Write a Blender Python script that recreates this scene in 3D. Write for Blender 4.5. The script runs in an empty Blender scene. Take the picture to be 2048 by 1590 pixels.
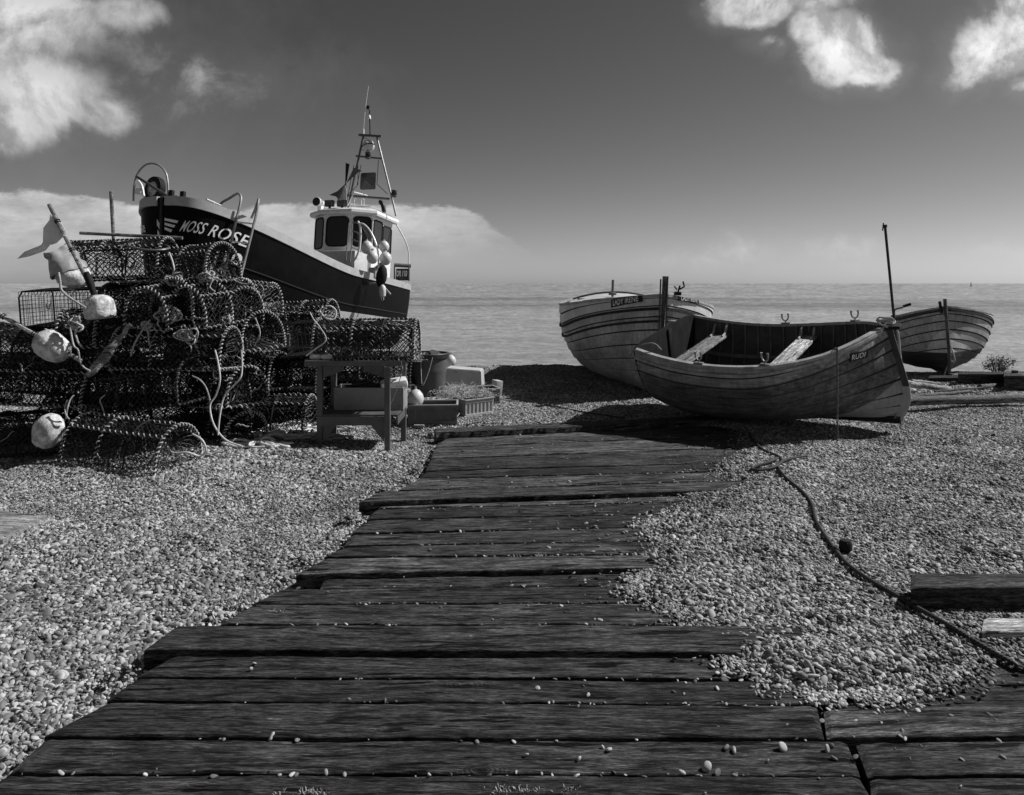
import bpy, bmesh, math, random
import numpy as np
from mathutils import Vector, Matrix, noise as mnoise
R_ = math.radians
random.seed(7)
rng = np.random.default_rng(7)

# ------------------------------------------------------------------ camera, sky, sun
FPX, HCAM, HOR = 1500.0, 1.6, 567.0          # focal length in photo pixels, eye height, horizon row
sc = bpy.context.scene
cd = bpy.data.cameras.new('camera'); cam = bpy.data.objects.new('camera', cd)
sc.collection.objects.link(cam); sc.camera = cam
cd.sensor_fit = 'HORIZONTAL'; cd.sensor_width = 36.0
cd.lens = 36.0 * FPX / 2048.0
cd.shift_y = -(795.0 - HOR) / 2048.0
cd.clip_start = 0.05; cd.clip_end = 90000
cam.location = (0, 0, HCAM); cam.rotation_euler = (R_(90), 0, 0)

sc.view_settings.view_transform = 'Standard'; sc.view_settings.look = 'None'
sc.view_settings.gamma = 1; sc.view_settings.use_curve_mapping = False
sc.view_settings.exposure = EXPOSURE = 0.0
SUN_EL, SUN_AZ = R_(42), R_(17)               # azimuth of the sun measured from +X towards +Y
to_sun = Vector((math.cos(SUN_EL)*math.cos(SUN_AZ), math.cos(SUN_EL)*math.sin(SUN_AZ), math.sin(SUN_EL)))
sl = bpy.data.lights.new('sun', 'SUN'); sl.energy = 4.9; sl.angle = R_(0.5); sl.color = (1, 1, 1)
so = bpy.data.objects.new('sun', sl); sc.collection.objects.link(so)
so.rotation_euler = to_sun.to_track_quat('Z', 'Y').to_euler()

# ------------------------------------------------------------------ node helper
class NT:
    def __init__(s, tree): s.t = tree; s.t.nodes.clear()
    def n(s, typ, props=None, **inp):
        nd = s.t.nodes.new(typ)
        for k, v in (props or {}).items(): setattr(nd, k, v)
        for k, v in inp.items():
            k = k.replace('_', ' ')
            sk = nd.inputs[int(k[1:])] if k[0] == 'i' and k[1:].isdigit() else nd.inputs[k]
            s.set(sk, v)
        return nd
    def set(s, sk, v):
        if isinstance(v, bpy.types.NodeSocket): s.t.links.new(v, sk)
        elif isinstance(v, bpy.types.Node): s.t.links.new(v.outputs[0], sk)
        else: sk.default_value = v
    def m(s, op, a, b=0.0, c=0.0, clamp=False):
        nd = s.t.nodes.new('ShaderNodeMath'); nd.operation = op; nd.use_clamp = clamp
        s.set(nd.inputs[0], a); s.set(nd.inputs[1], b); s.set(nd.inputs[2], c); return nd.outputs[0]
    def v(s, op, a, b=(0, 0, 0), out=0):
        nd = s.t.nodes.new('ShaderNodeVectorMath'); nd.operation = op
        s.set(nd.inputs[0], a); s.set(nd.inputs[1], b); return nd.outputs[out]
    def rng(s, x, a, b, c=0.0, d=1.0, interp='LINEAR'):
        nd = s.t.nodes.new('ShaderNodeMapRange'); nd.interpolation_type = interp
        s.set(nd.inputs[0], x)
        for i, q in enumerate((a, b, c, d)): s.set(nd.inputs[i+1], q)
        return nd.outputs[0]
    def noise(s, vec, scale, detail=4, rough=.55, dist=0.0, out=0):
        nd = s.n('ShaderNodeTexNoise', Scale=scale, Detail=detail, Roughness=rough, Distortion=dist)
        s.set(nd.inputs['Vector'], vec); return nd.outputs[out]
    def mix(s, f, a, b):
        nd = s.t.nodes.new('ShaderNodeMix'); nd.data_type = 'FLOAT'
        s.set(nd.inputs[0], f); s.set(nd.inputs[2], a); s.set(nd.inputs[3], b); return nd.outputs[0]

def grey(nt, f):       # float socket -> colour socket
    nd = nt.n('ShaderNodeCombineColor'); nt.set(nd.inputs[0], f); nt.set(nd.inputs[1], f); nt.set(nd.inputs[2], f)
    return nd.outputs[0]

# ------------------------------------------------------------------ world: Nishita seen through a red filter (black and white picture) + clouds
SKY_STRENGTH = 0.076
w = bpy.data.worlds.new('World'); sc.world = w; w.use_nodes = True
nt = NT(w.node_tree)
sky = nt.n('ShaderNodeTexSky', dict(sky_type='NISHITA', sun_disc=False))
sky.sun_elevation = SUN_EL; sky.sun_rotation = math.pi/2 - SUN_AZ
sky.air_density = 1.0; sky.dust_density = .6; sky.ozone_density = 1.0
sep = nt.n('ShaderNodeSeparateColor', Color=sky)
tc = nt.n('ShaderNodeTexCoord')
sx = nt.n('ShaderNodeSeparateXYZ', Vector=tc.outputs['Generated'])
yy = nt.m('MAXIMUM', nt.m('ABSOLUTE', sx.outputs[1]), .08)
U = nt.m('DIVIDE', sx.outputs[0], yy); V = nt.m('DIVIDE', sx.outputs[2], yy)
P2 = nt.n('ShaderNodeCombineXYZ', X=U, Y=V, Z=0.0).outputs[0]
def cloud_group(blobs, nscale, namp, soft, seed, stretch=1.0):
    Ps = nt.v('ADD', nt.v('MULTIPLY', P2, (1, stretch, 1)), (seed, seed*.7, seed*1.3))
    wob = nt.v('SCALE', nt.v('SUBTRACT', nt.n('ShaderNodeTexNoise', Vector=Ps, Scale=nscale*.8, Detail=5.0, Roughness=.6).outputs[1], (.5, .5, .5)), (0, 0, 0))
    wob.node.inputs[3].default_value = .07
    Pw = nt.v('ADD', P2, nt.v('MULTIPLY', wob, (1, .6, 0)))
    acc = None
    for (px, py, rx, ry, wgt) in blobs:
        c = ((px-1024)/FPX, (HOR-py)/FPX, 0)
        d = nt.v('LENGTH', nt.v('MULTIPLY', nt.v('SUBTRACT', Pw, c), (FPX/rx, FPX/ry, 0)), out=1)
        b = nt.m('MULTIPLY', nt.m('SUBTRACT', 1.0, d), wgt)
        acc = b if acc is None else nt.m('SMOOTH_MAX', acc, b, .15)
    n1 = nt.noise(Ps, nscale, 12, .62, .25)
    n2 = nt.noise(nt.v('ADD', Ps, (-.018, -.022, 0)), nscale, 12, .62, .25)
    dens = nt.m('ADD', acc, nt.m('MULTIPLY', nt.m('SUBTRACT', n1, .5), namp))
    lit = nt.rng(nt.m('SUBTRACT', n2, n1), -.09, .09, .5, 1.15)
    return nt.m('ADD', nt.m('MULTIPLY', nt.rng(dens, 0.0, soft, 0, 1, 'SMOOTHSTEP'), .88), nt.m('MULTIPLY', nt.rng(dens, -.5, .3, 0, 1, 'SMOOTHSTEP'), .12)), lit, dens
base = nt.m('MAXIMUM', nt.m('SUBTRACT', nt.m('MULTIPLY', sep.outputs[0], 1.05), nt.m('MULTIPLY', sep.outputs[2], .22)), .02)
dA, nA, rA = cloud_group([(20, 40, 240, 160, 1.2), (90, 190, 180, 115, 1.3), (190, 225, 90, 60, 1.0), (260, 20, 140, 50, .7), (230, 90, 130, 90, .15), (20, 260, 100, 50, .8), (398, 135, 42, 46, .25)], 6.0, 2.3, .45, 3.1)
dB, nB, rB = cloud_group([(1510, 8, 110, 60, 1.1), (1640, 55, 90, 60, 1.1), (1690, 95, 115, 85, 1.3), (1745, 140, 70, 45, 1.1), (1640, 0, 90, 35, .6), (1545, 85, 50, 25, .4), (1990, 95, 110, 75, 1.2), (2045, 40, 90, 80, 1.2), (2045, 170, 60, 30, .6), (1950, 150, 60, 30, .4)], 8.0, 2.2, .42, 9.7)
# low bank of cloud above the horizon on the left, flat-topped and fading downwards
Pb = nt.v('ADD', nt.v('MULTIPLY', P2, (1, 2.2, 1)), (5, 1, 2))
nb = nt.noise(Pb, 4.0, 8, .6)
nb2 = nt.noise(nt.v('MULTIPLY', P2, (1, 3.5, 1)), 9.0, 8, .6)
nb3 = nt.noise(nt.v('MULTIPLY', P2, (1, 1.6, 1)), 26.0, 8, .65)
edge_ = nt.m('ADD', nt.m('MULTIPLY', nt.m('SUBTRACT', nb, .5), .05), nt.m('ADD', nt.m('MULTIPLY', nt.m('SUBTRACT', nb2, .5), .035), nt.m('MULTIPLY', nt.m('SUBTRACT', nb3, .5), .02)))
topv = nt.rng(U, (880-1024)/FPX, (1150-1024)/FPX, (HOR-405)/FPX, (HOR-520)/FPX, 'SMOOTHSTEP')
topv = nt.m('ADD', topv, nt.rng(U, (60-1024)/FPX, (330-1024)/FPX, .02, 0.0, 'SMOOTHSTEP'))
dip = nt.m('MULTIPLY', nt.m('EXPONENT', nt.m('MULTIPLY', nt.m('POWER', nt.m('MULTIPLY', nt.m('SUBTRACT', U, (380-1024)/FPX), 14.0), 2.0), -1.0)), .012)
dd = nt.m('SUBTRACT', nt.m('ADD', nt.m('SUBTRACT', topv, dip), edge_), V)
topm = nt.rng(dd, 0.0, .009, 0, 1, 'SMOOTHSTEP')
botm = nt.rng(V, .012, .085, .1, 1.0, 'SMOOTHSTEP')
rgt = nt.m('MULTIPLY', nt.rng(U, (1000-1024)/FPX, (1180-1024)/FPX, 1, 0, 'SMOOTHSTEP'), nt.rng(nt.m('ADD', U, nt.m('MULTIPLY', nt.m('SUBTRACT', nb2, .5), .5)), (860-1024)/FPX, (1060-1024)/FPX, 1, .25, 'SMOOTHSTEP'))
dC = nt.m('MULTIPLY', nt.m('MULTIPLY', topm, nt.m('MULTIPLY', botm, rgt)), nt.rng(nt.m('ADD', nt.m('MULTIPLY', nb2, .6), nt.m('MULTIPLY', nb3, .4)), .35, .62, .35, .98))
dD, nD, rD = cloud_group([(1500, 500, 70, 28, .7), (1680, 500, 100, 24, .7), (1990, 505, 90, 20, .6), (1420, 520, 90, 14, .4)], 22.0, 2.4, 1.2, 21.0)
dD = nt.m('MULTIPLY', dD, .5)
def over(bg, d, val): return nt.mix(d, bg, val)
CB = 12.0
vA = nt.m('MULTIPLY', nt.m('MULTIPLY', nA, nt.rng(rA, .1, 1.3, .62, 1.0)), CB*.85)
vB = nt.m('MULTIPLY', nt.m('MULTIPLY', nB, nt.rng(rB, .1, 1.0, .75, 1.0)), CB)
col = over(base, dC, nt.m('MULTIPLY', nt.rng(nb2, .3, .7, .75, 1.0), CB*.78))
col = over(col, dD, CB*.75)
col = over(col, nt.m('MULTIPLY', dA, .88), vA)
col = over(col, nt.m('MULTIPLY', dB, .92), vB)
bg = nt.n('ShaderNodeBackground', Color=grey(nt, col), Strength=SKY_STRENGTH)
nt.n('ShaderNodeOutputWorld', Surface=bg)

# ------------------------------------------------------------------ pixel <-> world helpers (photo pixels, only used to measure positions)
def P(px, py, Y): return Vector(((px-1024)/FPX*Y, Y, HCAM-(py-HOR)/FPX*Y))
def G(px, py, z=0.0):
    Y = (HCAM-z)*FPX/(py-HOR); return Vector(((px-1024)/FPX*Y, Y, z))
def proj(q): return (1024+FPX*q[0]/q[1], HOR+FPX*(HCAM-q[2])/q[1])

# ------------------------------------------------------------------ mesh builder
class MB:
    def __init__(s): s.v = []; s.f = []; s.uv = {}; s.mi = []; s.m = 0; s.at = None
    def add(s, vs, fs, uvs=None):
        o = len(s.v); s.v += [tuple(q) for q in vs]
        for i, f in enumerate(fs):
            s.f.append(tuple(o+k for k in f)); s.mi.append(s.m)
            if uvs is not None: s.uv[len(s.f)-1] = uvs[i]
        return s
    def box(s, c, size, rot=None, bev=0.0, taper=None):
        x, y, z = (q/2 for q in size)
        if bev <= 0:
            vs = [Vector((a*x, b*y, d*z)) for d in (-1, 1) for a, b in ((-1, -1), (1, -1), (1, 1), (-1, 1))]
            fs = [(3, 2, 1, 0), (4, 5, 6, 7), (0, 1, 5, 4), (1, 2, 6, 5), (2, 3, 7, 6), (3, 0, 4, 7)]
        else:
            bm = bmesh.new(); bmesh.ops.create_cube(bm, size=2)
            for q in bm.verts: q.co = Vector((q.co.x*x, q.co.y*y, q.co.z*z))
            bmesh.ops.bevel(bm, geom=bm.edges[:], offset=bev, segments=2, affect='EDGES', profile=.6)
            bm.verts.index_update(); vs = [q.co.copy() for q in bm.verts]; fs = [tuple(q.index for q in f.verts) for f in bm.faces]; bm.free()
        if taper: vs = [Vector((q.x*(1+(taper[0]-1)*(q.z/z+1)/2), q.y*(1+(taper[1]-1)*(q.z/z+1)/2), q.z)) for q in vs]
        if rot is not None:
            M = rot if isinstance(rot, Matrix) else Matrix.Rotation(rot, 3, 'Z')
            vs = [M @ q for q in vs]
        c = Vector(c); return s.add([q+c for q in vs], fs)
    def bar(s, a, b, w, h, up=(0, 0, 1), bev=0.0):
        a, b = Vector(a), Vector(b); d = (b-a); L = d.length; d.normalize(); u = Vector(up)
        sd = u.cross(d)
        if sd.length < 1e-4: sd = Vector((1, 0, 0)).cross(d)
        sd.normalize(); u = d.cross(sd)
        M = Matrix((d, sd, u)).transposed()
        return s.box((a+b)/2, (L, w, h), M, bev)
    def tube(s, pts, r, seg=6, closed=False, caps=True):
        pts = [Vector(p) for p in pts]; n = len(pts)
        if n < 2: return s
        rf = r if callable(r) else (lambda t: r)
        tang = []
        for i in range(n):
            a = pts[(i-1) % n] if (closed or i > 0) else pts[i]
            b = pts[(i+1) % n] if (closed or i < n-1) else pts[i]
            d = b-a; tang.append(d.normalized() if d.length > 1e-9 else Vector((0, 0, 1)))
        t0 = tang[0]; nrm = t0.orthogonal().normalized(); rings = []; L = 0; ls = []
        vs = []
        for i in range(n):
            t = tang[i]; nrm = (nrm - t*nrm.dot(t))
            if nrm.length < 1e-6: nrm = t.orthogonal()
            nrm.normalize(); bn = t.cross(nrm)
            if i: L += (pts[i]-pts[i-1]).length
            ls.append(L); rr = rf(i/(n-1))
            for k in range(seg):
                a = 2*math.pi*k/seg
                vs.append(pts[i] + nrm*(rr*math.cos(a)) + bn*(rr*math.sin(a)))
        fs = []; uv = []
        m = n if closed else n-1
        for i in range(m):
            j = (i+1) % n; l1 = ls[j] if j else L+(pts[0]-pts[-1]).length
            for k in range(seg):
                k2 = (k+1) % seg
                fs.append((i*seg+k, i*seg+k2, j*seg+k2, j*seg+k))
                uv.append(((ls[i], k/seg), (ls[i], (k+1)/seg), (l1, (k+1)/seg), (l1, k/seg)))
        if caps and not closed:
            fs.append(tuple(range(seg-1, -1, -1))); uv.append(tuple((0, 0) for _ in range(seg)))
            fs.append(tuple((n-1)*seg+k for k in range(seg))); uv.append(tuple((L, 0) for _ in range(seg)))
        return s.add(vs, fs, uv)
    def lathe(s, prof, seg=16, M=None, cap=True):
        vs = []; fs = []
        for (r, z) in prof:
            for k in range(seg):
                a = 2*math.pi*k/seg; vs.append(Vector((r*math.cos(a), r*math.sin(a), z)))
        for i in range(len(prof)-1):
            for k in range(seg):
                k2 = (k+1) % seg; fs.append((i*seg+k, i*seg+k2, (i+1)*seg+k2, (i+1)*seg+k))
        if cap:
            fs.append(tuple(range(seg-1, -1, -1))); fs.append(tuple((len(prof)-1)*seg+k for k in range(seg)))
        if M is not None: vs = [M @ q for q in vs]
        return s.add(vs, fs)
    def grid(s, fn, nu, nv, close_u=False):
        vs = [fn(i/nu, j/nv) for j in range(nv+1) for i in range(nu+1)]
        fs = []; uv = []
        for j in range(nv):
            for i in range(nu):
                a = j*(nu+1)+i; fs.append((a, a+1, a+nu+2, a+nu+1))
                uv.append(((i/nu, j/nv), ((i+1)/nu, j/nv), ((i+1)/nu, (j+1)/nv), (i/nu, (j+1)/nv)))
        return s.add(vs, fs, uv)
    def prism(s, poly, z0, z1, M=None):
        n = len(poly); vs = [Vector((p[0], p[1], z0)) for p in poly]+[Vector((p[0], p[1], z1)) for p in poly]
        if M is not None: vs = [M @ q for q in vs]
        fs = [tuple(range(n-1, -1, -1)), tuple(range(n, 2*n))]+[(i, (i+1) % n, n+(i+1) % n, n+i) for i in range(n)]
        return s.add(vs, fs)
    def build(s, name, mats, parent=None, smooth=True, sharp=40, origin=None):
        me = bpy.data.meshes.new(name)
        vs = s.v
        if origin is not None:
            ox = Vector(origin); vs = [tuple(Vector(q)-ox) for q in vs]
        me.from_pydata(vs, [], s.f)
        mats = mats if isinstance(mats, (list, tuple)) else [mats]
        for m in mats: me.materials.append(m)
        if len(mats) > 1: me.polygons.foreach_set('material_index', s.mi)
        if s.uv:
            ul = me.uv_layers.new(name='UVMap'); dat = np.zeros((len(me.loops), 2), np.float32)
            for p in me.polygons:
                q = s.uv.get(p.index)
                if q is not None:
                    for k, li in enumerate(p.loop_indices): dat[li] = q[k]
            ul.data.foreach_set('uv', dat.ravel())
        me.validate(); me.update()
        if smooth:
            me.polygons.foreach_set('use_smooth', [True]*len(me.polygons))
            try: me.set_sharp_from_angle(angle=R_(sharp))
            except Exception: pass
        o = bpy.data.objects.new(name, me); sc.collection.objects.link(o)
        if parent is not None: o.parent = parent
        if origin is not None: o.location = origin
        return o

def tag(o, label=None, cat=None, group=None, kind=None):
    if label: o['label'] = label
    if cat: o['category'] = cat
    if group: o['group'] = group
    if kind: o['kind'] = kind
    return o
def thing(name, label, cat, loc=(0, 0, 0), rot=(0, 0, 0), group=None):
    o = bpy.data.objects.new(name, None); sc.collection.objects.link(o)
    o.location = loc; o.rotation_euler = rot
    return tag(o, label, cat, group)
def copy_tree(o, parent=None):
    c = o.copy(); sc.collection.objects.link(c)
    if parent is not None: c.parent = parent
    for ch in list(o.children): copy_tree(ch, c)
    return c

# ------------------------------------------------------------------ materials (all grey: the photograph is black and white)
def plain(name, c, rough=.6, var=.25, vscale=6., bump=.0, bscale=40., metal=0., spec=.5, dirt=0., dirtc=.03, dscale=3., coat=0.):
    m = bpy.data.materials.new(name); m.use_nodes = True; n = NT(m.node_tree)
    tcn = n.n('ShaderNodeTexCoord'); ob = tcn.outputs['Object']
    oi = n.n('ShaderNodeObjectInfo')
    vec = n.v('ADD', ob, n.n('ShaderNodeCombineXYZ', X=n.m('MULTIPLY', oi.outputs['Random'], 37.0), Y=0.0, Z=n.m('MULTIPLY', oi.outputs['Random'], 11.0)).outputs[0])
    f = n.rng(n.noise(vec, vscale, 6, .6), .3, .7, c*(1-var), c*(1+var))
    if dirt > 0:
        dn = n.rng(n.noise(vec, dscale, 9, .7), .62-dirt*.35, .72-dirt*.25, 0, 1)
        f = n.mix(n.m('MULTIPLY', dn, min(1, .4+dirt*.6)), f, dirtc)
    b = n.n('ShaderNodeBsdfPrincipled', Base_Color=grey(n, f), Metallic=metal)
    b.inputs['Specular IOR Level'].default_value = spec
    b.inputs['Coat Weight'].default_value = coat; b.inputs['Coat Roughness'].default_value = .15
    n.set(b.inputs['Roughness'], n.rng(n.noise(vec, vscale*2.3, 5, .6), .3, .7, max(.03, rough-.1), min(1, rough+.1)))
    if bump > 0:
        bp = n.n('ShaderNodeBump', Strength=bump, Distance=.01, Height=n.noise(vec, bscale, 6, .6)); n.set(b.inputs['Normal'], bp)
    n.n('ShaderNodeOutputMaterial', Surface=b)
    return m

def rope_mat(name, c, rough=.85, pitch=.045, strands=3.0, amp=.6):
    m = bpy.data.materials.new(name); m.use_nodes = True; n = NT(m.node_tree)
    tcn = n.n('ShaderNodeTexCoord'); s = n.n('ShaderNodeSeparateXYZ', Vector=tcn.outputs['UV'])
    ph = n.m('ADD', n.m('DIVIDE', s.outputs[0], pitch), s.outputs[1])
    wv = n.m('ABSOLUTE', n.m('SINE', n.m('MULTIPLY', ph, math.pi*strands)))
    nz = n.noise(tcn.outputs['Object'], 25.0, 5, .7)
    f = n.m('MULTIPLY', n.rng(nz, .3, .7, c*.6, c*1.3), n.rng(wv, 0, .5, .55, 1.0))  # strand grooves darkened in the colour: painted shade with a little dirt
    b = n.n('ShaderNodeBsdfPrincipled', Base_Color=grey(n, f), Roughness=rough)
    b.inputs['Specular IOR Level'].default_value = .3
    n.set(b.inputs['Normal'], n.n('ShaderNodeBump', Strength=amp, Distance=.006, Height=n.m('ADD', wv, n.m('MULTIPLY', nz, .5))))
    n.n('ShaderNodeOutputMaterial', Surface=b); return m

def wood_mat(name, c, contrast=.45, rough=.7, axis=0, stretch=14., scale=18., bump=.5, wet=0., paint=None, spec=.35, knots=True):
    """weathered timber: grain along the object's x axis, knots, splits"""
    m = bpy.data.materials.new(name); m.use_nodes = True; n = NT(m.node_tree)
    tcn = n.n('ShaderNodeTexCoord'); oi = n.n('ShaderNodeObjectInfo'); rn = oi.outputs['Random']
    off = n.n('ShaderNodeCombineXYZ', X=n.m('MULTIPLY', rn, 53.), Y=n.m('MULTIPLY', rn, 17.), Z=n.m('MULTIPLY', rn, 5.)).outputs[0]
    vec = n.v('ADD', tcn.outputs['Object'], off)
    wrp = n.noise(n.v('MULTIPLY', vec, (1, 3, 3)), 1.3, 3, .5)
    st = stretch*1.6
    sv = n.v('MULTIPLY', vec, (2.4, st, st) if axis == 0 else (st, 2.4, st))
    sv = n.v('ADD', sv, n.n('ShaderNodeCombineXYZ', X=0., Y=n.m('MULTIPLY', wrp, 2.2), Z=0.).outputs[0])
    g1 = n.noise(sv, 2.0, 12, .72, .15)
    g2 = n.noise(sv, 9.0, 6, .7)
    g3 = n.noise(n.v('MULTIPLY', vec, (16, 110, 110)), 1.6, 6, .75)
    f = n.rng(g1, .39, .62, c*(1-contrast)*.6, c*(1+contrast)*1.1)
    f = n.m('MULTIPLY', f, n.rng(g2, .36, .66, .42, 1.6))
    f = n.m('MULTIPLY', f, n.rng(g3, .40, .62, .45, 1.7))
    blot = n.noise(vec, 1.7, 7, .7)
    f = n.m('MULTIPLY', f, n.rng(blot, .3, .7, .45, 1.6))
    f = n.m('MULTIPLY', f, n.rng(rn, 0, 1, .5, 1.35))
    crack = n.rng(n.noise(n.v('MULTIPLY', sv, (.8, .8, 1)), 1.4, 6, .55), .615, .645, 0, 1)
    f = n.m('MULTIPLY', f, n.rng(crack, 0, 1, 1, .12))
    worn = n.rng(n.noise(n.v('MULTIPLY', vec, (1.2, 7, 7)), 1.6, 8, .75), .52, .66, 0, 1)
    f = n.m('MULTIPLY', f, n.rng(worn, 0, 1, 1, 1.7))
    chips = n.rng(n.noise(n.v('MULTIPLY', vec, (5, 16, 16)), 3., 4, .6), .66, .70, 0, 1)
    f = n.m('MULTIPLY', f, n.rng(chips, 0, 1, 1, 1.9))
    h = n.m('ADD', n.m('MULTIPLY', g1, 1.3), n.m('ADD', n.m('MULTIPLY', n.m('ADD', g2, g3), .45), n.m('ADD', n.m('MULTIPLY', crack, -1.4), n.m('MULTIPLY', chips, .25))))
    if knots:
        vo = n.n('ShaderNodeTexVoronoi', Vector=n.v('MULTIPLY', vec, (1, 2.2, 2.2)), Scale=1.25)
        kd = vo.outputs['Distance']
        km = n.rng(kd, .015, .05, 1, 0, 'SMOOTHSTEP')
        rings = n.m('SINE', n.m('MULTIPLY', n.m('ADD', kd, n.m('MULTIPLY', g2, .03)), 330.))
        kk = n.rng(kd, .03, .15, 1, 0, 'SMOOTHSTEP')
        f = n.m('MULTIPLY', f, n.rng(km, 0, 1, 1, .2))
        f = n.m('MULTIPLY', f, n.m('ADD', 1.0, n.m('MULTIPLY', n.m('MULTIPLY', rings, kk), .3)))
        h = n.m('ADD', h, n.m('MULTIPLY', n.m('MULTIPLY', rings, kk), .25))
    b = n.n('ShaderNodeBsdfPrincipled', Base_Color=grey(n, f))
    b.inputs['Specular IOR Level'].default_value = spec
    n.set(b.inputs['Roughness'], n.rng(n.m('ADD', blot, n.m('MULTIPLY', g1, .3)), .35, .9, max(.15, rough-.25), min(1, rough+.2)))
    n.set(b.inputs['Normal'], n.n('ShaderNodeBump', Strength=bump, Distance=.016, Height=h))
    n.n('ShaderNodeOutputMaterial', Surface=b)
    return m

def hull_mat(name, c, cpaint, mask=None, rough=.55, var=.35, extra=None, spec=.4):
    """UV = (t along the hull, u keel->sheer). Painted zones follow the planking / waterline. mask(n,t,u,obj)->0..1 paint"""
    m = bpy.data.materials.new(name); m.use_nodes = True; n = NT(m.node_tree)
    tcn = n.n('ShaderNodeTexCoord'); s = n.n('ShaderNodeSeparateXYZ', Vector=tcn.outputs['UV'])
    ob = tcn.outputs['Object']; so_ = n.n('ShaderNodeSeparateXYZ', Vector=ob)
    gv = n.v('MULTIPLY', ob, (1, 9, 12))
    g = n.noise(gv, 2.4, 8, .65, .4); bl = n.noise(ob, 3.0, 7, .65); dr = n.noise(n.v('MULTIPLY', ob, (9, 9, .8)), 3., 6, .6)
    f = n.m('MULTIPLY', n.rng(g, .3, .7, c*(1-var), c*(1+var)), n.rng(bl, .3, .7, .6, 1.4))
    f = n.m('MULTIPLY', f, n.rng(dr, .3, .7, .75, 1.25))
    if mask:
        k = mask(n, s.outputs[0], s.outputs[1], so_)
        f = n.mix(k, f, n.m('MULTIPLY', n.rng(bl, .3, .7, cpaint*.75, cpaint*1.2), n.rng(dr, .3, .7, .8, 1.15)))
    if extra: f = extra(n, f, s.outputs[0], s.outputs[1], so_)
    b = n.n('ShaderNodeBsdfPrincipled', Base_Color=grey(n, f), Roughness=rough)
    b.inputs['Specular IOR Level'].default_value = spec
    n.set(b.inputs['Normal'], n.n('ShaderNodeBump', Strength=.25, Distance=.004, Height=g))
    n.n('ShaderNodeOutputMaterial', Surface=b); return m

M = {}
M['sleeper'] = wood_mat('tarred_timber', .066, .8, .72, bump=1.0, spec=.10)
M['beamwood'] = wood_mat('old_beam_timber', .060, .6, .8, bump=1.0, spec=.12)
M['oldwood'] = wood_mat('weathered_timber', .13, .45, .8, bump=.6)
M['greywood'] = wood_mat('bleached_timber', .30, .35, .85, bump=.5)
M['thwart'] = wood_mat('worn_thwart_wood', .33, .5, .8, axis=1, bump=.4, knots=False)
M['darkwood'] = wood_mat('dark_boat_wood', .032, .5, .75, bump=.3, knots=False, spec=.2)
M['gunwood'] = plain('worn_gunwale_paint', .36, .7, .3, 9., .3, 60., dirt=.35, dirtc=.12, dscale=14.)
M['white'] = plain('white_gloss_paint', .86, .35, .06, 3., dirt=.12, dirtc=.35, dscale=5.)
M['offwhite'] = plain('weathered_white_paint', .55, .55, .15, 4., dirt=.25, dirtc=.2, dscale=7.)
M['band'] = plain('pale_bulwark_paint', .40, .5, .14, 4., dirt=.2, dirtc=.2, dscale=6.)
M['black'] = plain('black_paint', .014, .4, .3, 5., spec=.25)
M['rubber'] = plain('black_rubber', .015, .75, .3, 9., .4, spec=.2)
M['steel'] = plain('galvanised_steel', .30, .5, .25, 12., metal=.35, dirt=.25, dirtc=.1)
M['darksteel'] = plain('dark_painted_steel', .10, .5, .3, 12., .3, dirt=.3, dirtc=.04)
M['rust'] = plain('rusty_iron', .10, .85, .5, 20., .7, 60.)
M['glass'] = plain('dark_window_glass', .012, .06, .2, 1., spec=.6)
M['netdark'] = plain('black_netting_twine', .014, .5, .6, 30., spec=.35)
M['netmid'] = plain('faded_netting_twine', .26, .8, .5, 30.)
M['ropebright'] = plain('sun_bleached_rope', .62, .8, .15, 20., .3, 80.)
M['netpale'] = plain('pale_monofilament_net', .46, .8, .4, 30.)
M['wire'] = plain('coated_wire_mesh', .035, .4, .4, 20., spec=.5)
M['frame'] = plain('pot_frame_steel', .018, .6, .5, 20., .4, spec=.2)
M['rope'] = rope_mat('pale_rope', .50)
M['ropemid'] = rope_mat('grey_rope', .26)
M['ropedark'] = rope_mat('dark_rope', .055, .7)
M['bind'] = plain('rope_binding', .40, .85, .45, 16., .5, 90.)
M['binddark'] = plain('dark_rope_binding', .07, .8, .6, 16., .5, 90.)
M['foam'] = plain('battered_white_foam', .72, .8, .2, 14., .9, 45., dirt=.5, dirtc=.16, dscale=13.)
M['buoy'] = plain('pale_plastic_buoy', .62, .4, .1, 5., dirt=.1, dirtc=.35)
M['table'] = plain('grey_table_paint', .095, .6, .3, 5., .3, 40., dirt=.2, dirtc=.08, dscale=12.)
M['panel'] = plain('scuffed_pale_panel', .26, .6, .2, 3., .1, dirt=.12, dirtc=.07, dscale=22.)
M['bucket'] = plain('dark_plastic_tub', .11, .4, .25, 4., dirt=.2, dirtc=.2)
M['bucketdark'] = plain('black_plastic_rim', .04, .4, .2, 4.)
M['crate'] = plain('grey_plastic_crate', .13, .5, .25, 5., dirt=.2, dirtc=.05)
M['cratepale'] = plain('pale_plastic_crate', .42, .5, .15, 5., dirt=.2, dirtc=.2)
M['flag'] = plain('faded_pale_cloth', .78, .9, .2, 6.)
M['flagdark'] = plain('faded_dark_cloth', .14, .9, .3, 6.)
M['seam'] = plain('seam_with_lap_shade', .018, .8, .3)  # dirty plank seams, with the shadow of the lap gaps painted in
M['letters'] = plain('white_sign_paint', .72, .5, .15, 20.)
M['stonepale'] = plain('pebble_stone', .40, .75, .4, 3., .15, 60.)

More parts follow.
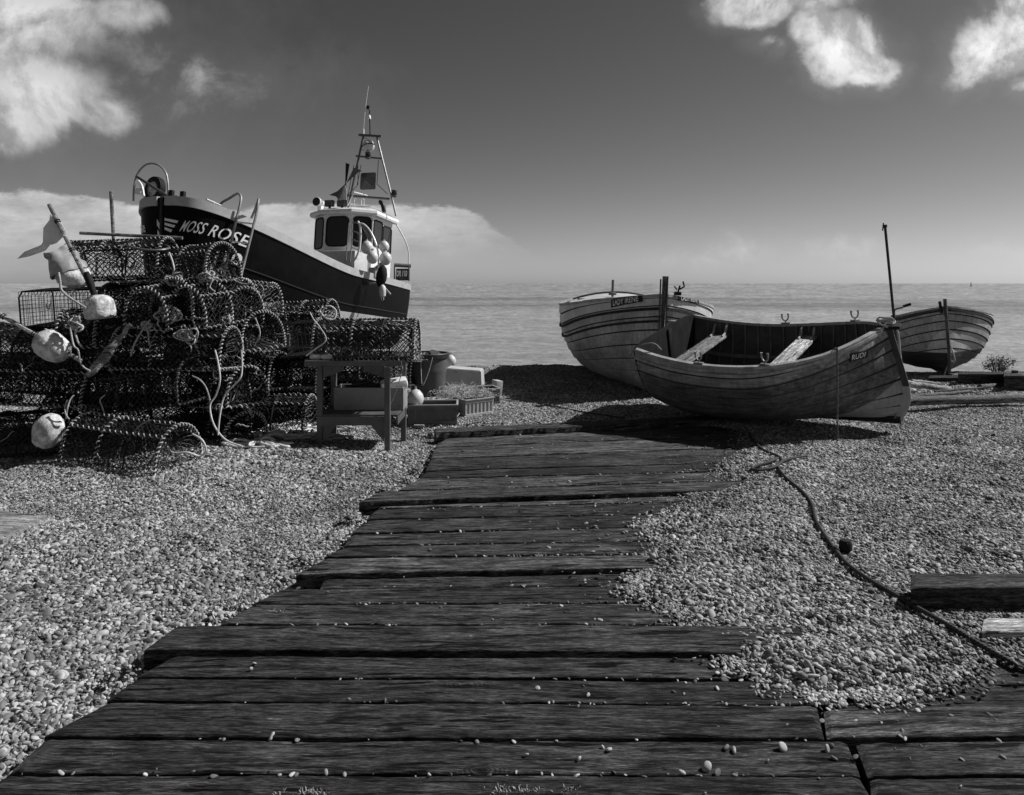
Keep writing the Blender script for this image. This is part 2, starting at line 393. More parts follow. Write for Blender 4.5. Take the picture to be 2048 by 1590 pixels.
# ------------------------------------------------------------------ ground
def pw(p):
    g = G(*p); return (g.x, g.y)
RIGHT = [pw(p) for p in [(1462, 838), (1496, 862), (1500, 905), (1440, 945), (1505, 968), (1395, 988), (1405, 1008), (1310, 1042), (1298, 1060), (1345, 1080), (1330, 1108), (1292, 1128), (1322, 1150), (1262, 1170), (1305, 1198), (1380, 1225), (1425, 1260), (1440, 1300), (1520, 1345), (1590, 1372), (1690, 1392), (1800, 1376), (1900, 1342), (1960, 1302), (2060, 1288), (2400, 1288), (5200, 1100)]]
RIGHT += [(40., 8.9), (40., 60.), (1.6, 60.), (1.6, 9.0)]
RP = np.array(RIGHT)
LEFTL = [pw(p) for p in [(-260, 1800), (-60, 1600), (20, 1548), (95, 1480), (215, 1398), (330, 1310), (440, 1240), (560, 1172), (620, 1140), (700, 1050), (760, 1000), (850, 940), (868, 885)]]
def sdist(px, py, poly):
    d = np.full(px.shape, 1e9); inside = np.zeros(px.shape, bool)
    n = len(poly)
    for i in range(n):
        x1, y1 = poly[i]; x2, y2 = poly[(i+1) % n]
        dx, dy = x2-x1, y2-y1; L = dx*dx+dy*dy+1e-12
        t = np.clip(((px-x1)*dx+(py-y1)*dy)/L, 0, 1)
        d = np.minimum(d, np.hypot(px-x1-t*dx, py-y1-t*dy))
        c = (y1 > py) != (y2 > py)
        xi = (x2-x1)*(py-y1)/((y2-y1) if abs(y2-y1) > 1e-9 else 1e-9)+x1
        inside ^= c & (px < xi)
    return np.where(inside, d, -d)
def sm(a, b, x):
    t = np.clip((x-a)/(b-a), 0, 1); return t*t*(3-2*t)
_wv = [(rng.uniform(-1, 1, 2), rng.uniform(0, 6.3)) for _ in range(48)]
def wob(x, y, f, k0, k1):
    s = 0
    for (d, ph) in _wv[k0:k1]: s = s+np.sin(f*(d[0]*x+d[1]*y)*2.2+ph)
    return s/math.sqrt(k1-k0)
LY = np.array([p[1] for p in LEFTL]); LX = np.array([p[0] for p in LEFTL])
_o = np.argsort(LY); LY = LY[_o]; LX = LX[_o]
def xleft(y): return np.interp(y, LY, LX)
def gz(x, y):
    x = np.asarray(x, float); y = np.asarray(y, float)
    sd = sdist(x, y, RP)
    nz = .012*wob(x, y, 2.2, 0, 16)+.006*wob(x, y, 7., 16, 32)
    right = np.minimum(sd*.22, .022)+.03*sm(.5, 2.5, sd)
    right = np.maximum(right, -.16)
    xl = xleft(y); dl = xl-x
    left = -.085+.075*sm(.1, 2.0, dl)
    far = sm(8.0, 8.6, y)
    onb = (dl < 0)
    g = np.where(onb, right, left)
    g = g+(.0-g)*sm(8.0, 8.7, y)
    g = g+nz*(np.where(g < -.1, .2, 1.0))
    # hollows and scuffed heaps away from the boards
    g = g+.010*wob(x, y, 3.1, 8, 30)*sm(.25, 1.0, np.maximum(dl, sd))
    g = g+.026*wob(x, y, .7, 32, 48)*sm(.4, 1.6, np.maximum(dl, sd))
    # the beach crest and the slope down to the sea
    yc = 14.2+.35*np.sin(x*.35+1.0)-.04*x
    g = g - .20*np.maximum(y-yc, 0)
    g = g + np.where(y < 1.2, -.05, 0)
    # a shingle bank rising at far left
    g = g + 1.05*np.exp(-(((x+10.4)/2.6)**2+((y-13.4)/2.4)**2))
    return np.maximum(g, -6)

# ground material: shingle seen between and beyond the modelled stones
def shingle_mat(name, c):
    m = bpy.data.materials.new(name); m.use_nodes = True; n = NT(m.node_tree)
    geo = n.n('ShaderNodeNewGeometry'); pos = geo.outputs['Position']
    vo = n.n('ShaderNodeTexVoronoi', Vector=n.v('ADD', pos, n.v('SCALE', n.noise(pos, 9., 3, .5, out=1), (0, 0, 0))), Scale=38.)
    tone = n.n('ShaderNodeSeparateColor', Color=vo.outputs['Color']).outputs[0]
    f = n.m('MULTIPLY', n.rng(tone, 0, 1, c*.5, c*1.5), n.rng(n.noise(pos, 1.2, 5, .6), .3, .7, .75, 1.2))
    b = n.n('ShaderNodeBsdfPrincipled', Base_Color=grey(n, f), Roughness=.85)
    n.set(b.inputs['Normal'], n.n('ShaderNodeBump', Strength=1.0, Distance=.02, Height=n.m('SUBTRACT', 1.0, n.m('MULTIPLY', vo.outputs['Distance'], 1.2))))
    n.n('ShaderNodeOutputMaterial', Surface=b); return m
M['shingle'] = shingle_mat('shingle', .12)

xs = np.concatenate([np.linspace(-60, -13, 24), np.arange(-12.6, 12.7, .075), np.linspace(13, 60, 24)])
ys = np.concatenate([np.linspace(-12, 1.0, 12), np.arange(1.1, 17, .075), np.linspace(17.2, 60, 60)])
XX, YY = np.meshgrid(xs, ys); ZZ = gz(XX, YY)
nx, ny = len(xs), len(ys)
idx = np.arange(nx*ny).reshape(ny, nx)
quads = np.stack([idx[:-1, :-1], idx[:-1, 1:], idx[1:, 1:], idx[1:, :-1]], -1).reshape(-1, 4)
def np_mesh(name, verts, faces, mat, attrs=None, smooth=True):
    me = bpy.data.meshes.new(name); nv, nf = len(verts), len(faces); k = faces.shape[1]
    me.vertices.add(nv); me.vertices.foreach_set('co', np.asarray(verts, np.float32).ravel())
    me.loops.add(nf*k); me.loops.foreach_set('vertex_index', faces.astype(np.int32).ravel())
    me.polygons.add(nf); me.polygons.foreach_set('loop_start', np.arange(0, nf*k, k, dtype=np.int32))
    me.polygons.foreach_set('loop_total', np.full(nf, k, np.int32)) if False else None
    if smooth: me.polygons.foreach_set('use_smooth', np.ones(nf, bool))
    me.materials.append(mat)
    for an, (ty, arr) in (attrs or {}).items():
        a = me.attributes.new(an, ty, 'POINT'); a.data.foreach_set('vector' if ty == 'FLOAT_VECTOR' else 'value', np.asarray(arr, np.float32).ravel())
    me.update(calc_edges=True); me.validate()
    return me
me = np_mesh('beach', np.stack([XX.ravel(), YY.ravel(), ZZ.ravel()], -1), quads, M['shingle'])
beach = bpy.data.objects.new('beach', me); sc.collection.objects.link(beach); tag(beach, kind='structure')

# ------------------------------------------------------------------ pebbles: small heaps of modelled stones laid over the beach
def pebble_mat():
    m = bpy.data.materials.new('pebbles'); m.use_nodes = True; n = NT(m.node_tree)
    at = n.n('ShaderNodeAttribute', dict(attribute_name='tone')); geo = n.n('ShaderNodeNewGeometry')
    oi = n.n('ShaderNodeObjectInfo')
    t = n.m('FRACT', n.m('ADD', at.outputs['Fac'], n.m('MULTIPLY', oi.outputs['Random'], 3.7)))
    t = n.m('POWER', t, 1.5)
    pos = geo.outputs['Position']
    f = n.rng(t, 0, 1, .08, .58)
    f = n.m('MULTIPLY', f, n.rng(n.noise(pos, 1.1, 7, .65), .32, .68, .58, 1.2))
    f = n.m('MULTIPLY', f, n.rng(n.noise(pos, 70., 4, .6), .3, .7, .8, 1.15))
    b = n.n('ShaderNodeBsdfPrincipled', Base_Color=grey(n, f), Roughness=.72)
    b.inputs['Specular IOR Level'].default_value = .35
    n.n('ShaderNodeOutputMaterial', Surface=b); return m
M['pebble'] = pebble_mat()
bm = bmesh.new(); bmesh.ops.create_icosphere(bm, subdivisions=2, radius=1.0)
ICO_V = np.array([tuple(v.co) for v in bm.verts]); ICO_F = np.array([[v.index for v in f.verts] for f in bm.faces]); bm.free()
def stones(cx, cy, cz, rad, seed):
    r = np.random.default_rng(seed); V_ = []; F_ = []; T_ = []
    for i in range(len(cx)):
        s = rad[i]*np.array([1.35*r.uniform(.8, 1.35), .95*r.uniform(.75, 1.15), .52*r.uniform(.6, 1.4)])
        k = ICO_V.copy()
        for _ in range(5):
            d = r.normal(size=3); d /= np.linalg.norm(d)
            k = k*(1+.13*np.clip(k@d, 0, 1)[:, None]**2*r.choice([-1, 1.3]))
        k = np.sign(k)*np.abs(k)**r.uniform(.75, 1.05)
        k = k*s
        a, b_, c_ = r.uniform(0, 6.28), r.normal(0, .42), r.normal(0, .42)
        Rz = np.array([[math.cos(a), -math.sin(a), 0], [math.sin(a), math.cos(a), 0], [0, 0, 1]])
        Rx = np.array([[1, 0, 0], [0, math.cos(b_), -math.sin(b_)], [0, math.sin(b_), math.cos(b_)]])
        Ry = np.array([[math.cos(c_), 0, math.sin(c_)], [0, 1, 0], [-math.sin(c_), 0, math.cos(c_)]])
        k = k@(Rz@Rx@Ry).T+np.array([cx[i], cy[i], cz[i]])
        F_.append(ICO_F+len(ICO_V)*i); V_.append(k); T_.append(np.full(len(k), r.uniform()))
    return np.concatenate(V_), np.concatenate(F_), np.concatenate(T_)
pcol = bpy.data.collections.new('pebble_heaps')
for s in range(12):
    r = np.random.default_rng(100+s); n_ = 215
    a = r.uniform(0, 6.28, n_); rr = .128*np.sqrt(r.uniform(0, 1, n_))
    rad = np.clip(np.exp(r.normal(math.log(.0069), .38, n_)), .0032, .0165)
    v_, f_, t_ = stones(rr*np.cos(a), rr*np.sin(a), rad*.1+r.uniform(-.011, .006, n_), rad, 200+s)
    pm = np_mesh('pebble_heap', v_, f_, M['pebble'], dict(tone=('FLOAT', t_)))
    pcol.objects.link(bpy.data.objects.new('pebble_heap', pm))
def scatter_pebbles():
    pts = []
    sp = .118
    gx = np.arange(-13, 13, sp); gy = np.arange(1.5, 15.2, sp)
    X, Y = np.meshgrid(gx, gy); X = X+rng.uniform(-.5, .5, X.shape)*sp; Y = Y+rng.uniform(-.5, .5, Y.shape)*sp
    X, Y = X.ravel(), Y.ravel()
    vis = (np.abs(X) < .78*Y+1.3)
    X, Y = X[vis], Y[vis]
    sd = sdist(X, Y, RP); dl = xleft(Y)-X
    keep = (sd > .05) | (dl > .02) | (Y > 8.05)
    X, Y = X[keep], Y[keep]
    return X, Y
X, Y = scatter_pebbles(); Z = gz(X, Y); N_ = len(X)
gxn = (gz(X+.05, Y)-gz(X-.05, Y))/.1; gyn = (gz(X, Y+.05)-gz(X, Y-.05))/.1
rot = np.stack([np.arctan(gyn), -np.arctan(gxn), rng.uniform(-.3, .3, N_)*0], -1)
me = bpy.data.meshes.new('shingle_pebbles'); me.vertices.add(N_)
me.vertices.foreach_set('co', np.stack([X, Y, Z+.004], -1).astype(np.float32).ravel())
a = me.attributes.new('spin', 'FLOAT', 'POINT'); a.data.foreach_set('value', rng.uniform(0, 6.28, N_).astype(np.float32))
a = me.attributes.new('tilt', 'FLOAT_VECTOR', 'POINT'); a.data.foreach_set('vector', rot.astype(np.float32).ravel())
big = 1.0+.16*np.clip(wob(X, Y, 1.0, 5, 20), -1, 1.6)
a = me.attributes.new('size', 'FLOAT', 'POINT'); a.data.foreach_set('value', (big*rng.uniform(.85, 1.2, N_)*np.where(Y < 4, .95, 1)).astype(np.float32))
me.update()
peb = bpy.data.objects.new('shingle_pebbles', me); sc.collection.objects.link(peb); tag(peb, 'loose grey pebbles covering the beach', 'pebbles', kind='stuff')
ng = bpy.data.node_groups.new('lay_pebbles', 'GeometryNodeTree')
ng.interface.new_socket('Geometry', in_out='INPUT', socket_type='NodeSocketGeometry')
ng.interface.new_socket('Geometry', in_out='OUTPUT', socket_type='NodeSocketGeometry')
L = ng.links.new; nn = ng.nodes.new
gi = nn('NodeGroupInput'); go = nn('NodeGroupOutput'); ci = nn('GeometryNodeCollectionInfo')
ci.inputs['Collection'].default_value = pcol; ci.inputs['Separate Children'].default_value = True; ci.inputs['Reset Children'].default_value = True
iop = nn('GeometryNodeInstanceOnPoints'); iop.inputs['Pick Instance'].default_value = True
def named(nm, ty):
    q = nn('GeometryNodeInputNamedAttribute'); q.data_type = ty; q.inputs['Name'].default_value = nm; return q.outputs[0]
rv = nn('FunctionNodeRandomValue'); rv.data_type = 'INT'
[i for i in rv.inputs if i.name == 'Min' and i.type == 'INT'][0].default_value = 0
[i for i in rv.inputs if i.name == 'Max' and i.type == 'INT'][0].default_value = 11
L(gi.outputs[0], iop.inputs['Points']); L(ci.outputs[0], iop.inputs['Instance'])
L([o for o in rv.outputs if o.type == 'INT'][0], iop.inputs['Instance Index'])
L(named('tilt', 'FLOAT_VECTOR'), iop.inputs['Rotation']); L(named('size', 'FLOAT'), iop.inputs['Scale'])
ri = nn('GeometryNodeRotateInstances'); cx_ = nn('ShaderNodeCombineXYZ'); L(named('spin', 'FLOAT'), cx_.inputs[2])
L(iop.outputs[0], ri.inputs[0]); L(cx_.outputs[0], ri.inputs['Rotation']); ri.inputs['Local Space'].default_value = True
L(ri.outputs[0], go.inputs[0])
md = peb.modifiers.new('pebbles', 'NODES'); md.node_group = ng

# ------------------------------------------------------------------ sea
def sea_mat():
    m = bpy.data.materials.new('sea_water'); m.use_nodes = True; n = NT(m.node_tree)
    pos = n.n('ShaderNodeNewGeometry').outputs['Position']
    s = n.n('ShaderNodeSeparateXYZ', Vector=pos)
    # work with the logarithm of distance so that waves keep a visible size towards the horizon
    d = n.v('LENGTH', pos, out=1)
    ld = n.m('LOGARITHM', d, 2.0)
    ang = n.m('DIVIDE', s.outputs[0], n.m('MAXIMUM', s.outputs[1], 5.0))
    w1 = n.noise(n.v('MULTIPLY', pos, (.35, 1.0, 1)), .9, 6, .65)
    w2 = n.noise(n.v('MULTIPLY', pos, (.25, 1.0, 1)), .12, 6, .65)
    w3 = n.noise(n.v('MULTIPLY', pos, (.12, .8, 1)), .012, 7, .7)
    band = n.noise(n.v('MULTIPLY', pos, (.04, 1.0, 1)), .018, 5, .6)
    dark_band = n.m('MULTIPLY', n.rng(d, 95, 125, 0, 1, 'SMOOTHSTEP'), n.rng(d, 170, 215, 1, 0, 'SMOOTHSTEP'))  # darker band of water at middle distance
    dark_band = n.m('MULTIPLY', dark_band, n.rng(n.noise(n.v('MULTIPLY', pos, (.03, .25, 1)), .15, 5, .6), .36, .56, .15, 1))
    far = n.rng(d, 500, 2500, 0, 1, 'SMOOTHSTEP')
    c = n.rng(n.m('ADD', n.m('MULTIPLY', w1, .45), n.m('ADD', n.m('MULTIPLY', w2, .35), n.m('MULTIPLY', w3, .3))), .4, .68, .25, .44)
    c = n.m('MULTIPLY', c, n.rng(band, .35, .65, .88, 1.1))
    c = n.m('MULTIPLY', c, n.rng(dark_band, 0, 1, 1.0, .50))
    # small broken crests: foam
    fm = n.noise(n.v('MULTIPLY', pos, (.22, 1.0, 1)), .55, 8, .7)
    fa = n.noise(n.v('MULTIPLY', pos, (.5, 1, 1)), .035, 5, .65)
    foam = n.m('MULTIPLY', n.rng(fm, .66, .73, 0, 1), n.rng(fa, .47, .6, 0, 1))
    fm2 = n.noise(n.v('MULTIPLY', pos, (.15, 1.0, 1)), .07, 8, .75)
    foam = n.m('MAXIMUM', foam, n.m('MULTIPLY', n.rng(fm2, .67, .73, 0, .9), n.rng(d, 80, 200, 0, 1)))
    c = n.mix(foam, c, .72)
    # wave groups whose length grows with distance, as swell seen at a grazing angle does
    cv = n.n('ShaderNodeCombineXYZ', X=n.m('MULTIPLY', ang, 42.), Y=n.m('DIVIDE', 1500., n.m('MAXIMUM', d, 5.)), Z=0.).outputs[0]
    q1 = n.noise(n.v('MULTIPLY', cv, (1., 1.0, 1)), 1.0, 7, .7); q2 = n.noise(n.v('MULTIPLY', cv, (2.2, 1.6, 1)), 1.6, 6, .7)
    c = n.m('MULTIPLY', c, n.rng(q1, .35, .65, .72, 1.26)); c = n.m('MULTIPLY', c, n.rng(q2, .35, .65, .74, 1.24))
    c = n.mix(n.m('MULTIPLY', n.rng(q2, .635, .68, 0, 1), n.rng(q1, .47, .56, 0, 1)), c, .75)
    b = n.n('ShaderNodeBsdfPrincipled', Base_Color=grey(n, c), Roughness=.30, IOR=1.333)
    h = n.m('ADD', n.m('MULTIPLY', w1, .25), n.m('ADD', n.m('MULTIPLY', w2, 1.6), n.m('MULTIPLY', w3, 6.)))
    n.set(b.inputs['Normal'], n.n('ShaderNodeBump', Strength=.9, Distance=1.0, Height=h))
    n.n('ShaderNodeOutputMaterial', Surface=b); return m
M['sea'] = sea_mat()
mb = MB(); mb.grid(lambda a, b: (60000*(2*a-1), 17.5*(60000/17.5)**b, -2.0), 24, 60)
sea = mb.build('sea', M['sea']); tag(sea, kind='structure')

# ------------------------------------------------------------------ boardwalk of old railway sleepers
def sleeper(c4, name='timber_sleeper', mat='sleeper', thick=.13, z=0.0, seed=0, rough_=1.0, label=None, cat='sleeper', group='old sleepers laid as a boardwalk over the shingle', tops=None):
    """c4 = near-left, near-right, far-right, far-left corners of the top face"""
    nl, nr, fr, fl = [Vector((q[0], q[1], 0)) for q in c4]
    ctr = (nl+nr+fr+fl)/4; ctr.z = z
    ax = ((nr-nl)+(fr-fl)); ax.z = 0; ax.normalize(); ay = Vector((-ax.y, ax.x, 0))
    def loc(q): d = q-Vector((ctr.x, ctr.y, 0)); return d.dot(ax), d.dot(ay)
    NL, NR, FR, FL = map(loc, (nl, nr, fr, fl))
    Lx = max(NR[0]-NL[0], FR[0]-FL[0]); n = max(12, int(Lx/.025)); r = random.Random(seed*7+1)
    def ed(x, k, amp=.010):
        return amp*rough_*(mnoise.noise(Vector((x*1.1+seed*9.1, k*7.3, 0)))*1.0+mnoise.noise(Vector((x*5+seed*3.1, k*3.3, 5)))*.55+mnoise.noise(Vector((x*19+seed, k, 9)))*.45)
    wdt = abs(FL[1]-NL[1]); m = 8
    prof = [(0, -thick), (-.001, -.006), (.0015, -.0015), (.006, 0)]
    vs = []; rows = []
    for i in range(n+1):
        t = i/n; xn = NL[0]+(NR[0]-NL[0])*t; yn = NL[1]+(NR[1]-NL[1])*t; xf = FL[0]+(FR[0]-FL[0])*t; yf = FL[1]+(FR[1]-FL[1])*t
        e = min(1, min(t, 1-t)*Lx/.02)
        yn2 = yn+abs(ed(xn, 1, .012)); yf2 = yf-abs(ed(xf, 2, .012))
        row = []
        x0 = (xn+xf)/2
        def top(x, y): return (mnoise.noise(Vector((x*.8+seed*5, y*2, seed)))*.006+mnoise.noise(Vector((x*3+seed*5, y*30, 2.)))*.0022+mnoise.noise(Vector((x*9, y*70+seed, 4.)))*.0012)*rough_ - (1-e)*.008
        for (dx, dz) in prof: row.append((xn, yn2+dx, dz+(top(xn, yn2) if dz > -.05 else 0)))
        for j in range(1, m):
            s_ = j/m; x = xn+(xf-xn)*s_; y = (yn2+.006)+(yf2-.012-yn2)*s_; row.append((x, y, top(x, y)))
        for (dx, dz) in reversed(prof): row.append((xf, yf2-dx, dz+(top(xf, yf2) if dz > -.05 else 0)))
        rows.append(row)
    k = len(rows[0]); mb = MB()
    vs = [q for r_ in rows for q in r_]
    fs = [(i*k+j, (i+1)*k+j, (i+1)*k+j+1, i*k+j+1) for i in range(n) for j in range(k-1)]
    fs += [(i*k+k-1, (i+1)*k+k-1, (i+1)*k, i*k) for i in range(n)]
    fs += [tuple(range(k)), tuple(n*k+j for j in range(k-1, -1, -1))]
    mb.add(vs, fs); o = mb.build(name, M[mat], sharp=50)
    o.location = ctr; o.rotation_euler = (0, 0, math.atan2(ax.y, ax.x))
    return tag(o, label, cat, group)
def cpx(c, z=0.0): return [(G(x, y, z).x, G(x, y, z).y) for x, y in c]
rows = [
 ([(-110, 1640), (1772, 1640), (1718, 1552), (10, 1549)], 0., 'sleeper running along the bottom edge of the photo, grass at its near edge'),
 ([(18, 1544), (1722, 1549), (1692, 1482), (92, 1477)], 0., 'second sleeper from the bottom, swirling knots and a row of pebbles along it'),
 ([(88, 1471), (1650, 1476), (1632, 1410), (212, 1403)], .012, 'smooth wide sleeper with a broad black gap below it, third from the bottom'),
 ([(214, 1398), (1686, 1408), (1676, 1362), (272, 1356)], .006, 'cracked sleeper with split grain, fourth from the bottom'),
 ([(272, 1352), (1700, 1357), (1680, 1306), (362, 1303)], -.004, 'pale grained sleeper with a tapering rounded left end and growth rings'),
 ([(288, 1297), (1620, 1302), (1600, 1250), (352, 1250)], .028, 'raised sleeper whose square black end juts out on the left over the stones'),
 ([(440, 1247), (1560, 1247), (1540, 1206), (505, 1208)], .004, 'sleeper just beyond the raised jutting one, smooth with a white flint on it'),
 ([(505, 1206), (1540, 1204), (1500, 1168), (560, 1178)], .0, 'sleeper with a long black gap behind it and pebbles over its right end'),
 ([(640, 1176), (1500, 1166), (1480, 1134), (652, 1150)], -.015, 'short sunken sleeper starting right of the dark hollow'),
 ([(592, 1147), (1480, 1131), (1470, 1107), (648, 1116)], .02, 'sleeper with a dark jutting left end above the hollow, weeds along its top'),
 ([(648, 1113), (1470, 1104), (1460, 1080), (688, 1093)], .002, 'sleeper just behind the strip of weeds'),
 ([(688, 1090), (1480, 1077), (1470, 1050), (703, 1069)], .0, 'sleeper with a dark damp blotch, second behind the strip of weeds'),
 ([(702, 1066), (1480, 1047), (1480, 1026), (735, 1040)], .004, 'wide sleeper with scattered pebbles, third behind the strip of weeds'),
 ([(733, 1037), (1500, 1023), (1490, 1000), (752, 1019)], -.004, 'sleeper below the one with the bulging rounded left end'),
 ([(757, 1016), (1520, 998), (1510, 979), (765, 1004)], -.02, 'narrow sleeper tucked under the rounded jutting end'),
 ([(718, 1003), (1520, 976), (1515, 960), (762, 983)], .022, 'sleeper with a rounded bulging left end jutting out, halfway up the walk'),
 ([(795, 980), (1515, 958), (1500, 943), (838, 957)], .004, 'pale worn sleeper just beyond the rounded jutting end')]
SLEEP = []
for i, (c, z, lab) in enumerate(rows):
    SLEEP.append(sleeper(cpx(c, z), z=z, seed=i+1, thick=.14, label=lab))
Yl = np.linspace(2400/(956-567), 2400/(867-567), 9); Yr = np.linspace(2400/(941-567), 2400/(838-567), 9)
XL = [840, 852, 856, 862, 866, 870, 876, 890, 870]; XR = [1500, 1500, 1505, 1500, 1498, 1495, 1492, 1480, 1466]
farlab = ['first of the narrow-looking far sleepers beyond the pale worn one', 'second of the far sleepers beyond the pale worn one', 'third of the far sleepers, smooth and dark', 'fourth of the far sleepers, pebbles on its right end',
          'fifth of the far sleepers, in the middle of the shaded stretch', 'third sleeper from the far end of the walk', 'last flat sleeper, shaded by the raised one behind it', 'raised sleeper closing the far end of the walk']
for i in range(8):
    z = .055 if i == 7 else (.0, .006, -.004, .003, -.002, .004, -.006)[i]
    def at(px, Y):
        return ((px-1024)/FPX*Y, Y)
    g_ = .006
    xl0 = XL[i] if i < 7 else 872
    c = [at(xl0, Yl[i]+g_), at(XR[i], Yr[i]+g_), at(XR[i+1], Yr[i+1]-g_), at(XL[i+1] if i < 7 else 868, Yl[i+1]-g_)]
    SLEEP.append(sleeper(c, z=z, seed=30+i, thick=.15, rough_=.8, label=farlab[i]))
rr = [([(1748, 1640), (2320, 1640), (2320, 1552), (1738, 1557)], 'damp sleeper in the bottom right corner'),
      ([(1736, 1551), (2320, 1546), (2320, 1481), (1710, 1488)], 'smooth dark sleeper right of the joint, second from the bottom right corner'),
      ([(1655, 1479), (2320, 1474), (2320, 1408), (1645, 1421)], 'broad sleeper right of the joint with a rough split top edge'),
      ([(1692, 1415), (2320, 1402), (2320, 1352), (1684, 1378)], 'sleeper right of the joint half buried under pebbles'),
      ([(1705, 1371), (2320, 1346), (2320, 1297), (1705, 1310)], 'mostly buried sleeper showing only at the right edge beneath the hose')]
for i, (c, lab) in enumerate(rr):
    SLEEP.append(sleeper(cpx(c, .0), z=(.0, .004, .01, -.012, -.02)[i], seed=50+i, thick=.14, label=lab))
def beam(name, lab, cat, x0, x1, Yn, Yf, z0, z1, mat, seed, x1f=None, group=None):
    c = [((x0-1024)/FPX*Yn, Yn), ((x1-1024)/FPX*Yn, Yn), ((x1-1024)/FPX*Yf, Yf), ((x0-1024)/FPX*Yf, Yf)]
    return sleeper(c, name, mat, thick=z1-z0, z=z1, seed=seed, rough_=.8, label=lab, cat=cat, group=group)
beam('timber_beam', 'heavy squared black beam lying on the shingle at the right edge', 'beam', 1822, 2400, 3.62, 3.80, -.06, .135, 'beamwood', 71)
beam('timber_plank', 'short pale plank lying just in front of the heavy beam at right', 'plank', 1965, 2400, 3.33, 3.47, -.03, .055, 'greywood', 72)
c = [(-3.6, 4.45), (G(18, 1084).x, 4.58), (G(102, 1046).x, 5.02), (-3.9, 5.25)]
sleeper(c, 'timber_board', 'greywood', .09, z=.045, seed=73, label='bleached board half sunk in the shingle at the left edge', cat='board', group=None)
sb_ = [SLEEP[0]]

# loose stones lying on the boards and in the seams
def on_board_stones():
    r = np.random.default_rng(5); C = []
    for (c, z, lab) in rows:
        w = cpx(c, 0)
        for edge, n_ in (((w[3], w[2]), r.integers(14, 60)), ):
            for q in range(n_):
                t = r.uniform(0, 1)**.65
                if r.uniform() < .45: t = r.choice([.22, .35, .61, .7, .78, .88, .93])+r.normal(0, .03)
                t = min(max(t, .02), .98)
                x = edge[0][0]+(edge[1][0]-edge[0][0])*t; y = edge[0][1]+(edge[1][1]-edge[0][1])*t
                C.append((x, y+r.normal(0, .007), .002, r.uniform(.0025, .0085)))
    for i in range(11000):
        x = r.uniform(-2.4, 3.6); y = r.uniform(2.2, 8.1)
        if x < xleft(y)+.1: continue
        s_ = float(sdist(np.array([x]), np.array([y]), RP)[0])
        if s_ > .03: continue
        p = math.exp(s_/.26)*.75+.016
        if r.uniform() < p: C.append((x, y, .006, r.uniform(.003, .0105)*(1.25 if r.uniform() < .06 else 1)))
    for i in range(11000):         # ragged margin of the shingle
        k = r.integers(0, 27); a, b = RP[k], RP[k+1]; t = r.uniform()
        x, y = a+(b-a)*t; d = r.uniform(-.03, .06)-abs(r.normal(0, .06))*(r.uniform() < .6)
        nrm = np.array([-(b-a)[1], (b-a)[0]]); nrm /= np.linalg.norm(nrm)+1e-9
        x += nrm[0]*d; y += nrm[1]*d
        if abs(x) > .72*y or y < 2: continue
        C.append((x, y, .006+max(0, float(gz(x, y)))*.6, r.uniform(.0035, .0105)))
    C = np.array(C)
    return C
C_ = on_board_stones()
v_, f_, t_ = stones(C_[:, 0], C_[:, 1], C_[:, 2], C_[:, 3], 77)
me = np_mesh('stray_pebbles', v_, f_, M['pebble'], dict(tone=('FLOAT', t_)))
o = bpy.data.objects.new('stray_pebbles', me); sc.collection.objects.link(o); tag(o, 'small pebbles strewn over the boards and along their seams', 'pebbles', kind='stuff')
for k, (px, py, rad, lab) in enumerate([(1414, 1532, .030, 'tall pale pebble standing near the bottom right of the boards'), (1436, 1541, .021, 'rounded pebble just right of the tall pale one'),
        (1566, 1492, .027, 'large round pebble on the boards near the bottom right'), (1655, 1495, .022, 'flat oval pebble on the boards by the joint'), (1052, 1506, .018, 'lone light pebble beside the swirling knot'),
        (1468, 1497, .019, 'round pebble on the seam right of the swirling knot'), (1205, 1490, .013, 'tiny pebble on the seam between two near boards'), (1556, 1370, .022, 'grey pebble on the corner of the pale grained board'), (655, 1180, .012, 'white pebble beside the dark hollow')]):
    g0 = G(px, py, .012); rad *= .5; vv, ff, tt = stones([0], [0], [0], [rad], 400+k)
    me = np_mesh('pebble', vv*np.array([1, 1, 1.25]), ff, M['pebble'], dict(tone=('FLOAT', tt*0+.5)))
    o = bpy.data.objects.new('pebble', me); sc.collection.objects.link(o); o.location = (g0.x, g0.y, rad*.62); tag(o, lab, 'pebble', 'larger pebbles on the boardwalk')
g0 = G(1280, 1258, .012)
mb = MB(); mb.tube([(-.035, 0, 0), (-.03, 0, 0), (0, .002, .001), (.03, 0, 0), (.036, 0, 0)], lambda t: .011+.004*abs(2*t-1), 10)
tag(mb.build('flint', M['foam'], origin=None), 'white bone-shaped flint on the smooth board', 'flint').location = (g0.x, g0.y, .013)

# ------------------------------------------------------------------ ropes
def smooth_path(pts, sub=6, closed=False):
    pts = [Vector(p) for p in pts]; n = len(pts); out = []
    rg = range(n) if closed else range(n-1)
    for i in rg:
        if closed: p0, p1, p2, p3 = pts[(i-1) % n], pts[i], pts[(i+1) % n], pts[(i+2) % n]
        else: p0, p1, p2, p3 = pts[max(i-1, 0)], pts[i], pts[i+1], pts[min(i+2, n-1)]
        for k in range(sub):
            t = k/sub; t2, t3 = t*t, t*t*t
            out.append(.5*((2*p1)+(-p0+p2)*t+(2*p0-5*p1+4*p2-p3)*t2+(-p0+3*p1-3*p2+p3)*t3))
    if not closed: out.append(pts[-1])
    return out
def rope_thing(name, pts, r, mat, lab, cat='rope', group=None, sub=6, seg=6, parent=None):
    mb = MB(); mb.tube(smooth_path(pts, sub), r, seg); o = mb.build(name, M[mat], parent, sharp=80)
    return tag(o, lab, cat, group) if parent is None else o
